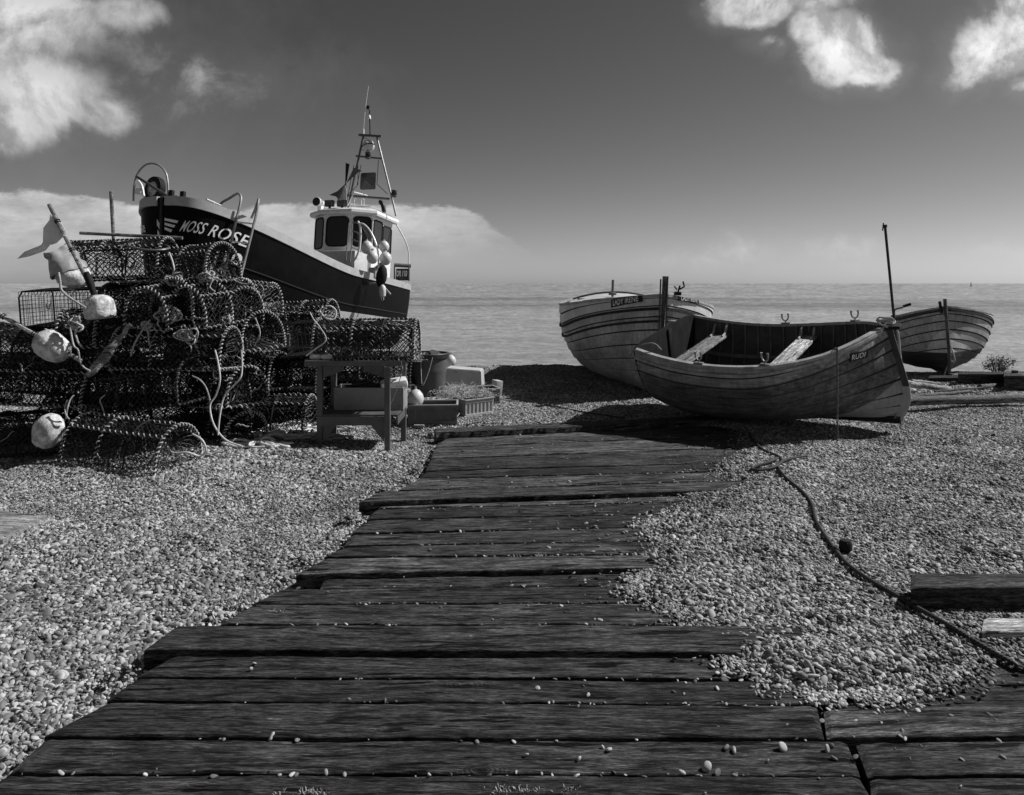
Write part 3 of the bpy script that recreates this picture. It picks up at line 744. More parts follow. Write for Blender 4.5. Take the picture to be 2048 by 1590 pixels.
def gpt(px, py, up=.012):
    up += .014
    z = 0.0
    for _ in range(6):
        q = G(px, py, z); z = float(gz(q.x, q.y))+up
    return G(px, py, z)
rope_thing('rope', [gpt(*p) for p in [(1498, 866), (1505, 880), (1528, 900), (1556, 912), (1564, 921), (1556, 932), (1572, 955), (1604, 982), (1624, 1008), (1633, 1042), (1652, 1073), (1672, 1101), (1698, 1130), (1740, 1160), (1788, 1188), (1832, 1214), (1900, 1252), (1962, 1290), (2048, 1338), (2160, 1395)]],
           .0118, 'ropedark', 'long dark rope snaking down the shingle on the right', sub=8, seg=8)
rope_thing('rope', [gpt(px, py, .022) for px, py in [(1556, 916), (1538, 924), (1512, 932), (1504, 938), (1520, 940), (1548, 934), (1568, 921), (1590, 915), (1613, 912)]],
           .0115, 'ropedark', 'short looped end of dark rope lying across the long one', sub=8)
g0 = gpt(1691, 1103, 0.0)
mb = MB(); mb.lathe([(.022, 0), (.036, .012), (.038, .05), (.03, .068), (.012, .07)], 14); o = mb.build('net_float', M['rubber']); o.location = g0; tag(o, 'small black float on the shingle against the dark rope', 'float')

# weeds in the seams
def weeds():
    r = random.Random(3); mb = MB()
    spots = [(px, 1119+r.uniform(-5, 5), .035, .03) for px in range(1030, 1330, 9)]+[(r.gauss(620, 25), 1586, .022, .03) for _ in range(10)]+[(r.gauss(1080, 38), 1584, .026, .03) for _ in range(14)]+[(r.gauss(1312, 16), 1057, .05, .05) for _ in range(14)]+[(968, 1130, .05, .02), (550, 1005, .12, .02), (552, 1018, .12, .02)]+[(550+r.gauss(0, 8), 1225, .03, .02) for _ in range(4)]
    for (px, py, h, sp) in spots:
        g = G(px, py)
        for k in range(16):
            a = r.uniform(0, 6.28); d = r.uniform(0, sp); x, y = g.x+d*math.cos(a), g.y+d*math.sin(a)*.6
            l = h*r.uniform(.4, 1.0); a2 = r.uniform(0, 6.28); lean = r.uniform(.2, .9)*l
            b0 = Vector((x, y, -.01)); b1 = b0+Vector((math.cos(a2)*lean*.5, math.sin(a2)*lean*.5, l*.7)); b2 = b0+Vector((math.cos(a2)*lean, math.sin(a2)*lean, l*.85))
            wv = Vector((-math.sin(a2), math.cos(a2), 0))*.0016
            mb.add([b0-wv, b0+wv, b1+wv, b1-wv, b2], [(0, 1, 2, 3), (3, 2, 4)])
    o = mb.build('grass_weeds', plain('dry_grass', .30, .8, .4, 20.)); tag(o, 'small dry weeds growing in the board seams', 'weeds', kind='stuff')
weeds()
for k, (a, b, lab) in enumerate([((625, 1098), (690, 1070), 'pale dry stalk on the shingle left of the boards'), ((585, 1122), (652, 1112), 'thin dark stick ending at the edge of the boards')]):
    mb = MB(); p, q = gpt(*a), gpt(*b); mb.tube([p, (p+q)/2+Vector((0, 0, .012)), q], .0035, 5); tag(mb.build('twig', M['greywood']), lab, 'twig')

# ------------------------------------------------------------------ clinker boats
def smooth1(a, b, x):
    t = min(max((x-a)/(b-a), 0), 1); return t*t*(3-2*t)
class Hull:
    def __init__(s, **k): s.__dict__.update(dict(tm=.45, tr=.8, pw=2.2, pb=.85, rk=.05, kr=.12, sb=.2, ss=.1, aw=.72, flare=.75, wm=.0, cb=.75, sp=2.0)); s.__dict__.update(k)
    tp = 1.0; ff = .0
    def T(s, q): return 1-(1-q)**s.tp if s.tp != 1 else q
    def b(s, t):
        if t >= 1: return 0.0
        if t < s.tm: return s.B/2*(1-(1-s.tr)*((s.tm-t)/s.tm)**2)
        return s.B/2*(1-((t-s.tm)/(1-s.tm))**s.pw)**s.pb
    def sheer(s, t): return s.D+s.sb*max(0, (t-.42)/.58)**s.sp+s.ss*max(0, (.42-t)/.42)**2
    def keel(s, t): return s.kr*max(0, (.25-t)/.25)**2
    def p(s, t, u, side, off=0.0):
        bow = smooth1(.45, 1, t); a = s.aw+s.flare*bow; c = 1+s.cb*bow; th = u*math.pi/2
        k = s.keel(t); z = k+(s.sheer(t)-k)*(1-max(math.cos(th), 0)**c)
        if s.wm:      # transom stern pulled in towards the keel
            a += s.wm*max(0, (.3-t)/.3)**2
        y = s.b(t)*math.sin(th)**a
        x = s.L*t+s.rk*bow**3*(z/s.D-.5)
        x -= s.ff*bow**3*max(0, .45-z/s.D)**2*4.9
        q = Vector((x, side*y, z))
        if off:
            e = 1e-3; du = s.p(t, min(u+e, 1), side)-s.p(t, max(u-e, 0), side); dt = s.p(min(t+e, 1), u, side)-s.p(max(t-e, 0), u, side)
            nm = dt.cross(du)*(-side)
            if nm.length < 1e-12: nm = Vector((0, side, 0))
            nm.normalize()
            if nm.y*side < 0 and abs(nm.y) > .2: nm = -nm
            q = q+nm*off
        return q
def ray_local(Mi, px, py):
    o = Mi @ Vector((0, 0, HCAM)); d = (Mi.to_3x3() @ Vector(((px-1024)/FPX, 1, -(py-HOR)/FPX)))
    return o, d
def on_plane(Mi, px, py, axis, val):
    o, d = ray_local(Mi, px, py); t = (val-o[axis])/d[axis]; return o+d*t
def hull_tu(h, Mw, px, py, side, t0=.02, t1=.995, u0=.05, u1=1.0):
    best = (1e18, 0, 0)
    for it in range(4):
        if it == 0: ts = np.linspace(t0, t1, 60); us = np.linspace(u0, u1, 24)
        else:
            _, bt, bu = best; wt, wu = (t1-t0)/60/(6**(it-1)), (u1-u0)/24/(6**(it-1))
            ts = np.clip(np.linspace(bt-wt, bt+wt, 13), t0, t1); us = np.clip(np.linspace(bu-wu, bu+wu, 13), u0, u1)
        for t in ts:
            for u in us:
                q = Mw @ h.p(h.T(t), u, side); a = proj(q); e = (a[0]-px)**2+(a[1]-py)**2
                if e < best[0]: best = (e, t, u)
    return best[1], best[2]
def text_mesh(txt, shear=0.0, bold=.0, spacing=1.0, space_word=1.0, mono=False):
    cu = bpy.data.curves.new('lettering', 'FONT'); cu.body = txt; cu.shear = shear; cu.offset = bold; cu.size = 1; cu.space_character = spacing; cu.space_word = space_word
    cu.resolution_u = 3
    ob = bpy.data.objects.new('tmp', cu); sc.collection.objects.link(ob)
    dg = bpy.context.evaluated_depsgraph_get(); dg.update()
    me_ = ob.evaluated_get(dg).to_mesh(); V_ = [tuple(v.co) for v in me_.vertices]; F_ = [tuple(p.vertices) for p in me_.polygons]
    ob.evaluated_get(dg).to_mesh_clear(); bpy.data.objects.remove(ob); bpy.data.curves.remove(cu)
    bm = bmesh.new(); bv = [bm.verts.new(v) for v in V_]
    for f in F_:
        try: bm.faces.new([bv[i] for i in f])
        except ValueError: pass
    bmesh.ops.triangulate(bm, faces=bm.faces[:])
    for _ in range(3):
        es = [e for e in bm.edges if e.calc_length() > .13]
        if not es: break
        bmesh.ops.subdivide_edges(bm, edges=es, cuts=1, use_grid_fill=False); bmesh.ops.triangulate(bm, faces=[f for f in bm.faces if len(f.verts) > 3])
    bm.verts.index_update(); V_ = [tuple(v.co) for v in bm.verts]; F_ = [tuple(v.index for v in f.verts) for f in bm.faces]; bm.free()
    a = np.array(V_); mn = a.min(0); mx = a.max(0)
    a[:, 0] = (a[:, 0]-mn[0])/(mx[0]-mn[0]); a[:, 1] = (a[:, 1]-mn[1])/(mx[1]-mn[1])
    return a, F_
def surf_text(txt, h, side, quad, off, **k):
    """quad = (t,u) of lower-left, lower-right, upper-right, upper-left of the word"""
    a, F_ = text_mesh(txt, **k); mb = MB(); A, B, C, D = quad
    def at(x, y):
        t = (A[0]*(1-x)+B[0]*x)*(1-y)+(D[0]*(1-x)+C[0]*x)*y; u = (A[1]*(1-x)+B[1]*x)*(1-y)+(D[1]*(1-x)+C[1]*x)*y
        return h.p(h.T(t), u, side, off)
    mb.add([at(x, y) for x, y, _ in a], F_); return mb, at
def surf_panel(mb, h, side, quad, off, n=10, th=.008):
    A, B, C, D = quad
    def at(x, y, o):
        t = (A[0]*(1-x)+B[0]*x)*(1-y)+(D[0]*(1-x)+C[0]*x)*y; u = (A[1]*(1-x)+B[1]*x)*(1-y)+(D[1]*(1-x)+C[1]*x)*y
        return h.p(h.T(t), u, side, o)
    mb.grid(lambda x, y: at(x, y, off), n, 3)
    ring = [(i/n, 0) for i in range(n)]+[(1, j/3) for j in range(3)]+[(1-i/n, 1) for i in range(n)]+[(0, 1-j/3) for j in range(3)]
    vs = [at(x, y, off) for x, y in ring]+[at(x, y, off-th) for x, y in ring]; m = len(ring)
    mb.add(vs, [(i, (i+1) % m, m+(i+1) % m, m+i) for i in range(m)])
def quadpx(h, Mw, side, pts): return [hull_tu(h, Mw, x, y, side) for x, y in pts]

def planked_hull(h, ns=9, th=.012, inner=True, nt_=46, t1=.999, u0=.04, groove=.013, seam=True):
    """overlapping strakes outside, smooth skin inside"""
    mb = MB(); ts = [0+t1*(1-(1-i/nt_)**1.35) for i in range(nt_+1)]
    us = [u0+(1-u0)*((i/ns)**.92) for i in range(ns+1)]
    for side in (-1, 1):
        for i in range(ns):
            rows_ = []
            for (u, o) in ((us[i], th), ((us[i]+us[i+1])/2, th*.5), (us[i+1], 0.0005)):
                rows_.append([h.p(t, u, side, o*(1-.8*smooth1(.93, 1, t))) for t in ts])
            gv = groove*(1/h.D)
            rows_[-1] = [h.p(t, us[i+1]-gv, side, 0.001) for t in ts]
            low = [h.p(t, us[i], side, -.010) for t in ts]
            allr = [low]+rows_+[[h.p(t, us[i+1], side, -.012) for t in ts]]; n = len(ts); vs = [q for r_ in allr for q in r_]; fs = []; uv = []
            uu = [us[i], us[i]+.001, (us[i]+us[i+1])/2, us[i+1]-.002, us[i+1]-.001]
            for r_ in range(4):
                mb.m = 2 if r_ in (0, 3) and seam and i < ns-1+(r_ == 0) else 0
                for j in range(n-1):
                    f = (r_*n+j, r_*n+j+1, (r_+1)*n+j+1, (r_+1)*n+j); w_ = ((ts[j], uu[r_]), (ts[j+1], uu[r_]), (ts[j+1], uu[r_+1]), (ts[j], uu[r_+1]))
                    if side < 0: fs.append(f); uv.append(w_)
                    else: fs.append(f[::-1]); uv.append(w_[::-1])
                mb.add(vs if r_ == 0 else [], fs if r_ == 0 else [tuple(q-len(vs) for q in f) for f in fs], uv); fs = []; uv = []
            mb.m = 0
        if inner:
            un = [u0+(1-u0)*k/14 for k in range(15)]; n = len(ts)
            vs = [h.p(t, u, side, -.014) for u in un for t in ts]
            fs = [(r_*n+j, (r_+1)*n+j, (r_+1)*n+j+1, r_*n+j+1) if side < 0 else (r_*n+j, r_*n+j+1, (r_+1)*n+j+1, (r_+1)*n+j) for r_ in range(14) for j in range(n-1)]
            uv = [tuple((ts[q % n], .5) for q in f) for f in fs]
            mb.m = 1; mb.add(vs, fs, uv); mb.m = 0
    # close the bottom along the keel
    vs = [h.p(t, u0, sd_, .0) for t in ts for sd_ in (-1, 1)]; n = len(ts)
    mb.add(vs, [(2*j, 2*j+2, 2*j+3, 2*j+1) for j in range(n-1)], [((ts[j], 0), (ts[j+1], 0), (ts[j+1], 0), (ts[j], 0)) for j in range(n-1)])
    return mb
def stem_keel(h, mb, w_=.07, fwd=.06, top=.12, keel_d=.06, botu=.0, u_from=0.0):
    # stem post follows the bow profile
    pts = []
    for k in range(13):
        u = k/12*1.0; q = h.p(1, u, 1); pts.append(Vector((q.x, 0, q.z)))
    q = pts[-1]; d = (pts[-1]-pts[-2]).normalized(); pts.append(q+d*top)
    vs = []; n = len(pts)
    for i, q in enumerate(pts):
        rd = 0.0 if i else -.03
        for (dx, y) in ((-.04, -w_/2), (fwd*.6, -w_/2), (fwd, -w_*.25), (fwd, w_*.25), (fwd*.6, w_/2), (-.04, w_/2)): vs.append(q+Vector((dx, y, rd)))
    fs = [(i*6+j, i*6+(j+1) % 6, (i+1)*6+(j+1) % 6, (i+1)*6+j) for i in range(n-1) for j in range(6)]+[tuple(range(5, -1, -1)), tuple((n-1)*6+j for j in range(6))]
    mb.add(vs, fs)
def keel_part(h, mb, w_=.05, d=.06, t1=1.0):
    n = 16; vs = []
    for i in range(n+1):
        t = t1*i/n; q = h.p(t, 0, 1); x = q.x+(.03 if i == n else 0)
        for (y, z) in ((-w_/2, .03), (w_/2, .03), (w_/2, -d), (-w_/2, -d)): vs.append(Vector((x, y, q.z+z)))
    fs = [(i*4+j, (i+1)*4+j, (i+1)*4+(j+1) % 4, i*4+(j+1) % 4) for i in range(n) for j in range(4)]+[(3, 2, 1, 0), tuple(n*4+j for j in range(4))]
    mb.add(vs, fs)
def rail(h, side, w_, hgt, u=1.0, out=.012, t0=0.0, t1=.995, n=40, z=0.0, ex=1.3):
    mb = MB(); vs = []
    for i in range(n+1):
        t = t0+(t1-t0)*(1-(1-i/n)**ex); q = h.p(t, u, side)
        q2 = h.p(t, u, side, out); nrm = (q2-q); nrm.z = 0; nrm.normalize() if nrm.length > 1e-9 else None
        kk = 1 if abs(q.y) > w_ else max(.15, abs(q.y)/w_)
        o_ = q+nrm*out; i_ = q-nrm*(w_-out)*kk
        for (b_, dz) in ((o_, z-hgt), (o_, z), (i_, z+.004), (i_, z-hgt)): vs.append(Vector((b_.x, b_.y if b_.y*side > 0 else side*.001, b_.z+dz)))
    fs = [(i*4+j, (i+1)*4+j, (i+1)*4+(j+1) % 4, i*4+(j+1) % 4) for i in range(n) for j in range(4)]+[(3, 2, 1, 0), tuple(n*4+j for j in range(4))]
    return mb.add(vs, fs)
def transom_part(h, th=.03, top=0.0, t=0.0, crown=.0, n=16):
    pts = [h.p(t, u, -1) for u in np.linspace(1, .02, n)]+[h.p(t, u, 1) for u in np.linspace(.02, 1, n)]
    out = [Vector((-th*.4, q.y*1.004, q.z)) for q in pts]
    bz = pts[0].z; m = 8
    for k in range(1, m):
        y = pts[-1].y*(1-2*k/m); out.append(Vector((-th*.4, y, bz+top+crown*(1-(y/pts[-1].y)**2))))
    N = len(out); vs = out+[q+Vector((th, 0, 0)) for q in out]
    fs = [tuple(range(N-1, -1, -1)), tuple(range(N, 2*N))]+[(i, (i+1) % N, N+(i+1) % N, N+i) for i in range(N)]
    return MB().add(vs, fs)
def inner_rib(h, t, side, w_=.022, d=.016, u0=.06, u1=.985, n=12):
    vs = []
    for i in range(n+1):
        u = u0+(u1-u0)*i/n; dt = w_/h.L/2
        for (tt, o) in ((t-dt, -.012), (t+dt, -.012), (t+dt, -.014-d), (t-dt, -.014-d)): vs.append(h.p(tt, u, side, o))
    return vs, [(i*4+j, i*4+(j+1) % 4, (i+1)*4+(j+1) % 4, (i+1)*4+j) for i in range(n) for j in range(4)]
def rowlock(loc, rz, parent=None, s=1.0):
    mb = MB(); pts = []
    for k in range(13):
        a = math.pi*(1.18+.64*0) + (k/12-.5)*math.pi*1.25+math.pi*.32
        a = -math.pi/2+(k/12-.5)*math.pi*1.3
        pts.append(Vector((.032*math.cos(a), 0, .075+.042*math.sin(a)*1.25)))
    mb.tube(pts, lambda t: .0075+.004*abs(2*t-1)**6, 7); mb.tube([(0, 0, -.02), (0, 0, .03)], .007, 6); mb.box((0, 0, .0), (.09, .035, .012), bev=.004)
    Mx = Matrix.Rotation(rz, 4, 'Z') @ Matrix.Scale(s, 4); mb.v = [tuple(Mx @ Vector(q)) for q in mb.v]
    o = mb.build('rowlock', M['steel'], parent); o.location = loc; return o
def place_M(x, y, z, yaw, pit, rol): return Matrix.Translation((x, y, z)) @ Matrix.Rotation(yaw, 4, 'Z') @ Matrix.Rotation(pit, 4, 'Y') @ Matrix.Rotation(rol, 4, 'X')
def boat_root(name, lab, cat, Mw, group=None):
    o = thing(name, lab, cat, group=group); o.matrix_world = Mw; l, q, s_ = Mw.decompose(); o.location = l; o.rotation_euler = q.to_euler(); return o

# --- the open rowing boat in front
HR = Hull(L=2.60, B=2.06, D=.80, sb=.22, ss=.15, tm=.42, tr=.90, pw=2.7, pb=.85, rk=-.17, kr=.10, wm=.25, ff=.16)
MR = place_M(2.03, 9.42, .09, -.607, -.03, .175)
def rudi():
    h, Mw = HR, MR
    root = boat_root('rowing_boat', 'open clinker rowing boat heeled over on the shingle beside the boardwalk', 'rowing boat', Mw)
    def mask(n, t, u, ob):   # pale bottom paint near the bow
        bowline = n.m('SUBTRACT', n.m('ADD', n.m('MULTIPLY', t, .95), -.50), n.m('MULTIPLY', u, 1.0))
        low = n.rng(n.m('SUBTRACT', n.m('ADD', .52, n.m('MULTIPLY', n.m('SUBTRACT', t, 1.0), 1.25)), u), -.004, .004, 0, 1)
        return low
    def extra(n, f, t, u, ob):
        top = n.rng(u, .81, .815, 0, 1)
        f = n.mix(top, f, n.m('MULTIPLY', f, 2.3))
        return f
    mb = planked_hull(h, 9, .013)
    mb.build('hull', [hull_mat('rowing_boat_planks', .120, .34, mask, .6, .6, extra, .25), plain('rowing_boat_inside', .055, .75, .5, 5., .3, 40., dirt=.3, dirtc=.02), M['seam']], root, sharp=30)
    mb = transom_part(h, .035, .02, crown=.02); mb.build('transom', plain('dark_transom', .012, .9, .5, 6., spec=.1), root, smooth=False)  # transom in one even near-black tone
    for s_ in (-1, 1): rail(h, s_, .052, .03, out=.018).build('gunwale', M['gunwood'] if s_ < 0 else M['gunwood'], root, sharp=30)
    for s_ in (-1, 1):
        rail(h, s_, .02, .03, u=.93, out=.022, t0=.0, t1=.985).build('rubbing_strake', M['gunwood'], root, sharp=30)
    mb = MB(); stem_keel(h, mb, .05, .05, .05); mb.build('stem', hull_mat('rowing_boat_stem', .03, .34, lambda n, t, u, ob: n.rng(ob.outputs[2], .36, .365, 1, 0)), root, sharp=30)
    mb = MB(); keel_part(h, mb, .05, .05); mb.build('keel', M['darkwood'], root, sharp=30)
    ribs = MB()
    for k in range(15):
        t = .07+.86*k/14
        for s_ in (-1, 1): ribs.add(*inner_rib(h, t, s_))
    ribs.build('ribs', plain('rowing_boat_ribs', .10, .7, .4, 9.), root, sharp=30)
    for s_ in (-1, 1):
        mb = MB(); vs = []; n = 30
        for i in range(n+1):
            t = .03+.92*i/n
            for (u, o) in ((.62, -.03), (.66, -.03), (.66, -.052), (.62, -.052)): vs.append(h.p(t, u, s_, o))
        mb.add(vs, [(i*4+j, i*4+(j+1) % 4, (i+1)*4+(j+1) % 4, (i+1)*4+j) for i in range(n) for j in range(4)])
        mb.build('stringer', plain('stringer_wood', .12, .7, .3, 9.), root, sharp=30)
    for t, w_ in ((.14, .22), (.56, .21)):
        z = h.p(t, .86, 1).z; yb = abs(h.p(t, .85, 1).y)-.03
        mb = MB(); mb.box((h.L*t, 0, z), (w_, 2*yb, .028), bev=.006); o = mb.build('thwart', M['thwart'], root, origin=(h.L*t, 0, z))
        for s_ in (-1, 1):       # knees between thwart and gunwale
            for dx in ((-w_/2+.03), (w_/2-.03)):
                mb = MB(); q1 = h.p(t, .98, s_, -.02); pts = [Vector((h.L*t+dx, s_*(yb-.22), z+.018)), Vector((h.L*t+dx, s_*(yb-.10), z+.035)), Vector((h.L*t+dx, s_*(yb-.035), z+.10)), Vector((h.L*t+dx, q1.y-s_*.01, q1.z-.03))]
                mb.tube(smooth_path(pts, 5), .016, 6); mb.build('knee', M['gunwood'], root)
    z = .13; mb = MB()
    for k in range(-3, 4): mb.box((h.L*.45, k*.12, z), (h.L*.55, .10, .015), bev=.003)
    mb.build('bottom_boards', plain('bottom_board_wood', .07, .8, .4, 6.), root)
    for t, s_ in ((.30, -1), (.57, -1), (.45, 1), (.80, 1)):
        q = h.p(t, 1, s_, -.012); rowlock(q+Vector((0, 0, .012)), .3*s_, root, 1.2)
    # sculling socket on the transom with its chain of bolts
    mb = MB(); zt = h.sheer(0)+.02
    mb.tube([(-.02+.0*k, .16*math.cos(a), zt+.02-.11*math.sin(a)) for k, a in enumerate(np.linspace(0, math.pi, 14))], .012, 6); 
    mb.box((.03, .02, zt-.22), (.03, .10, .42), bev=.008); mb.build('sculling_bracket', M['black'], root)
    mb = MB(); q = h.p(.03, 1, -1); mb.tube(smooth_path([q+Vector((-.10, -.07, -.05)), q+Vector((-.02, -.03, .05)), q+Vector((.13, .06, .07)), q+Vector((.20, .12, -.02))], 6), .010, 6); mb.build('hose_loop', M['ropemid'], root)
    mb = MB()   # breasthook + bow fitting
    mb.box((h.L-.10, 0, h.sheer(1)-.02), (.22, .16, .04), bev=.012, taper=None); mb.build('breasthook', M['darkwood'], root)
    q = quadpx(h, Mw, -1, [(1701, 720), (1727, 713), (1729, 703), (1702, 709)])
    mb, _ = surf_text('RUDI', h, -1, q, .018, bold=.015, spacing=1.05); 
    q2 = quadpx(h, Mw, -1, [(1698, 723), (1733, 714), (1734, 700), (1698, 707)])
    pb_ = MB(); surf_panel(pb_, h, -1, q2, .0165, 6, .012); pn = pb_.build('name_board', M['black'], root, smooth=False); mb.build('lettering', M['letters'], pn, smooth=False)
    # rope lashed round the stem head and hanging down; chain hung over the near side
    Mi = Mw.inverted(); top = Mw @ h.p(1, 1, 1)
    r = random.Random(4); mb = MB()
    for k in range(7):
        pts = []
        for j in range(11):
            a = 2*math.pi*j/11+r.uniform(-.2, .2); pts.append(top+Vector((.075*math.cos(a)*r.uniform(.7, 1.2), .075*math.sin(a), .03+.015*k-.06+r.uniform(-.02, .02))))
        mb.tube(smooth_path(pts, 3, True), .009, 6, closed=True)
    for k in range(16):
        a = r.uniform(0, 6.28); b_ = top+Vector((.075, -.02, .0)); mb.tube([b_, b_+Vector((r.uniform(-.06, .08), r.uniform(-.06, .04), r.uniform(-.07, .05)))], .003, 4)
    tag(mb.build('rope_lashing', M['rope'], sharp=80), 'turns of frayed rope lashed round the stem head of the open rowing boat', 'rope'); mb = MB()
    dz = [(1788, 648), (1796, 668), (1799, 700), (1803, 732), (1806, 740), (1805, 752), (1808, 762), (1803, 775), (1806, 800), (1809, 830)]
    Yd = 8.86
    mb.tube(smooth_path([P(x+1, y, Yd) for x, y in dz], 5), .009, 6)
    for k in range(3): mb.tube(smooth_path([P(1804+4*math.cos(a+k), 738+7*math.sin(a)+k*2, Yd) for a in np.linspace(0, 5.5, 9)], 3), .008, 6)
    tag(mb.build('mooring_rope', M['rope'], sharp=80), 'knotted rope hanging down the stem of the open rowing boat', 'rope')
    mb = MB(); cp = []
    for k in range(29):
        y0 = 700+k*(842-700)/28.; cp.append((1669+math.sin(k*.4)*1.0, y0))
    t_, u_ = hull_tu(h, Mw, 1669, 700, -1); base_ = Mw @ h.p(t_, 1, -1, .03)
    for k in range(30):
        z = base_.z+.01-k*.033; y = base_.y-.015
        if z < .02: break
        Mx = Matrix.Rotation(0 if k % 2 else math.pi/2, 4, 'Z'); pts = [Vector((base_.x, y, z))+(Mx @ Vector((.010*math.cos(a), 0, .021*math.sin(a)))) for a in np.linspace(0, 2*math.pi, 8, False)]
        mb.tube(pts, .004, 5, closed=True)
    for k in range(5):
        a = k*.5; b0 = base_+Vector((.01*k, .02+.02*k, .015+.01*math.sin(k))); pts = [b0+Vector((.02*math.cos(a_), .012*math.sin(a_), .006*math.sin(a_*2))) for a_ in np.linspace(0, 2*math.pi, 8, False)]
        mb.tube(pts, .004, 5, closed=True)
    tag(mb.build('chain', M['rust']), 'rusty chain hanging over the side of the open rowing boat down to the stones', 'chain')
    return root
rudi()

# --- the larger boat at left of it
HL = Hull(L=4.7, B=2.42, D=1.20, sb=.24, ss=.08, tm=.45, tr=.62, pw=2.6, pb=.85, rk=.06, ff=.22, kr=.18, aw=.62, flare=.7)
ML = place_M(1.98, 15.0, .02, -1.56, .0, -.035)
def lady():
    h, Mw = HL, ML
    root = boat_root('clinker_boat', 'large pale clinker boat, bow towards the viewer, behind the open rowing boat', 'boat', Mw)
    mb = planked_hull(h, 10, .018, inner=True)
    def mask(n, t, u, ob): return n.rng(u, .795, .80, 0, 1)
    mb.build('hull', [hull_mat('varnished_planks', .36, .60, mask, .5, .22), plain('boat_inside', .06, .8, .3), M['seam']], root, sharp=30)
    for s_ in (-1, 1):
        rail(h, s_, .05, .035, out=.02).build('gunwale', M['gunwood'], root, sharp=30)
        rail(h, s_, .03, .035, u=.80, out=.035).build('rubbing_strake', M['darkwood'], root, sharp=30)
        rail(h, s_, .03, .03, u=.70, out=.035).build('rubbing_strake', M['darkwood'], root, sharp=30)
    transom_part(h, .04).build('transom', M['darkwood'], root, smooth=False)
    mb = MB(); stem_keel(h, mb, .05, .04, .24); mb.build('stem', M['oldwood'], root, sharp=30)
    mb = MB(); q = h.p(1, 1, 1); mb.tube([(q.x+.02, .035, q.z-.7), (q.x+.03, .035, q.z+.24)], .012, 6); mb.tube([(q.x+.02, -.06, q.z-.5), (q.x+.03, -.06, q.z+.2)], .012, 6); mb.build('stem_band', M['rust'], root)
    mb = MB(); keel_part(h, mb, .07, .08); mb.build('keel', M['darkwood'], root, sharp=30)
    # foredeck / shelter cover
    mb = MB()
    def deck(a, b_):
        t = .16+.52*b_; y = (2*a-1); w_ = h.b(t)*.86; return Vector((h.L*t, y*w_, h.sheer(t)+.01+.16*(1-y*y)*(1-.5*b_)))
    mb.grid(deck, 12, 10); mb.build('cover', M['offwhite'], root)
    mb = MB(); pts = [deck(a, 0)+Vector((0, 0, .015)) for a in np.linspace(0, 1, 13)]; mb.tube(pts, .02, 6); mb.build('cover_rim', M['darksteel'], root); mb = MB(); pts = [deck(a, 1)+Vector((0, 0, .01)) for a in np.linspace(0, 1, 13)]; mb.tube(pts, .015, 6); mb.build('cover_rim', M['darksteel'], root)
    Mi = Mw.inverted()
    q = on_plane(Mi, 1225, 588, 0, h.L*.38); mb = MB(); mb.tube([q+Vector((0, 0, -.05)), q+Vector((0, 0, .25))], .022, 8); mb.lathe([(.07, -.02), (.07, .02), (.04, .035)], 12, Matrix.Translation(q)); mb.build('post', M['darksteel'], root)
    # small winch claw at the bow
    q = h.p(.975, 1, 1)+Vector((0, .02, .03)); mb = MB(); mb.box(q, (.10, .09, .05), bev=.01); mb.tube([q, q+Vector((.0, .03, .11))], .014, 6); mb.tube([q+Vector((0, .03, .06)), q+Vector((0, .09, .10)), q+Vector((0, .07, .17))], .012, 6); mb.tube([q+Vector((0, -.01, .05)), q+Vector((0, -.05, .1))], .01, 6); mb.build('bow_fitting', M['black'], root)
    for side, quad, q2 in ((-1, [(1229, 611), (1279, 602), (1279, 592), (1229, 600)], [(1225, 615), (1286, 603), (1286, 588), (1225, 599)]), (1, [(1359, 600), (1391, 604), (1391, 593), (1359, 588)], [(1355, 601), (1395, 606), (1395, 591), (1355, 585)])):
        a = quadpx(h, Mw, side, q2); pb_ = MB(); surf_panel(pb_, h, side, a, .030, 8, .02); pn = pb_.build('name_board', M['black'], root, smooth=False)
        a = quadpx(h, Mw, side, quad); mb, _ = surf_text('LADY IRENE', h, side, a, .0335, bold=.012); mb.build('lettering', M['letters'], pn, smooth=False)
    # small registration plate aft
    mb = MB(); q = on_plane(Mi, 1175, 600, 0, h.L*.30); mb.box(q, (.02, .36, .05)); pl = mb.build('number_plate', M['black'], root)
    a, F_ = text_mesh('FE 39', bold=.01)
    mb = MB(); mb.tube(smooth_path([h.p(.4, .1, -1)+Vector((0, -.12, -.10)), h.p(.4, .1, -1)+Vector((0, .0, -.16)), h.p(.4, .1, 1)+Vector((0, -.05, -.10))], 6), .045, 8); mb.build('bilge_skid', M['offwhite'], root)
lady()
mb = MB(); q = G(1232, 775); mb.tube([(2.32, 11.15, .06), (2.50, 11.15, .06)], .07, 14)
tag(mb.build('roller', M['oldwood']), 'short wooden roller in the shade under the bow of the large pale clinker boat', 'roller')

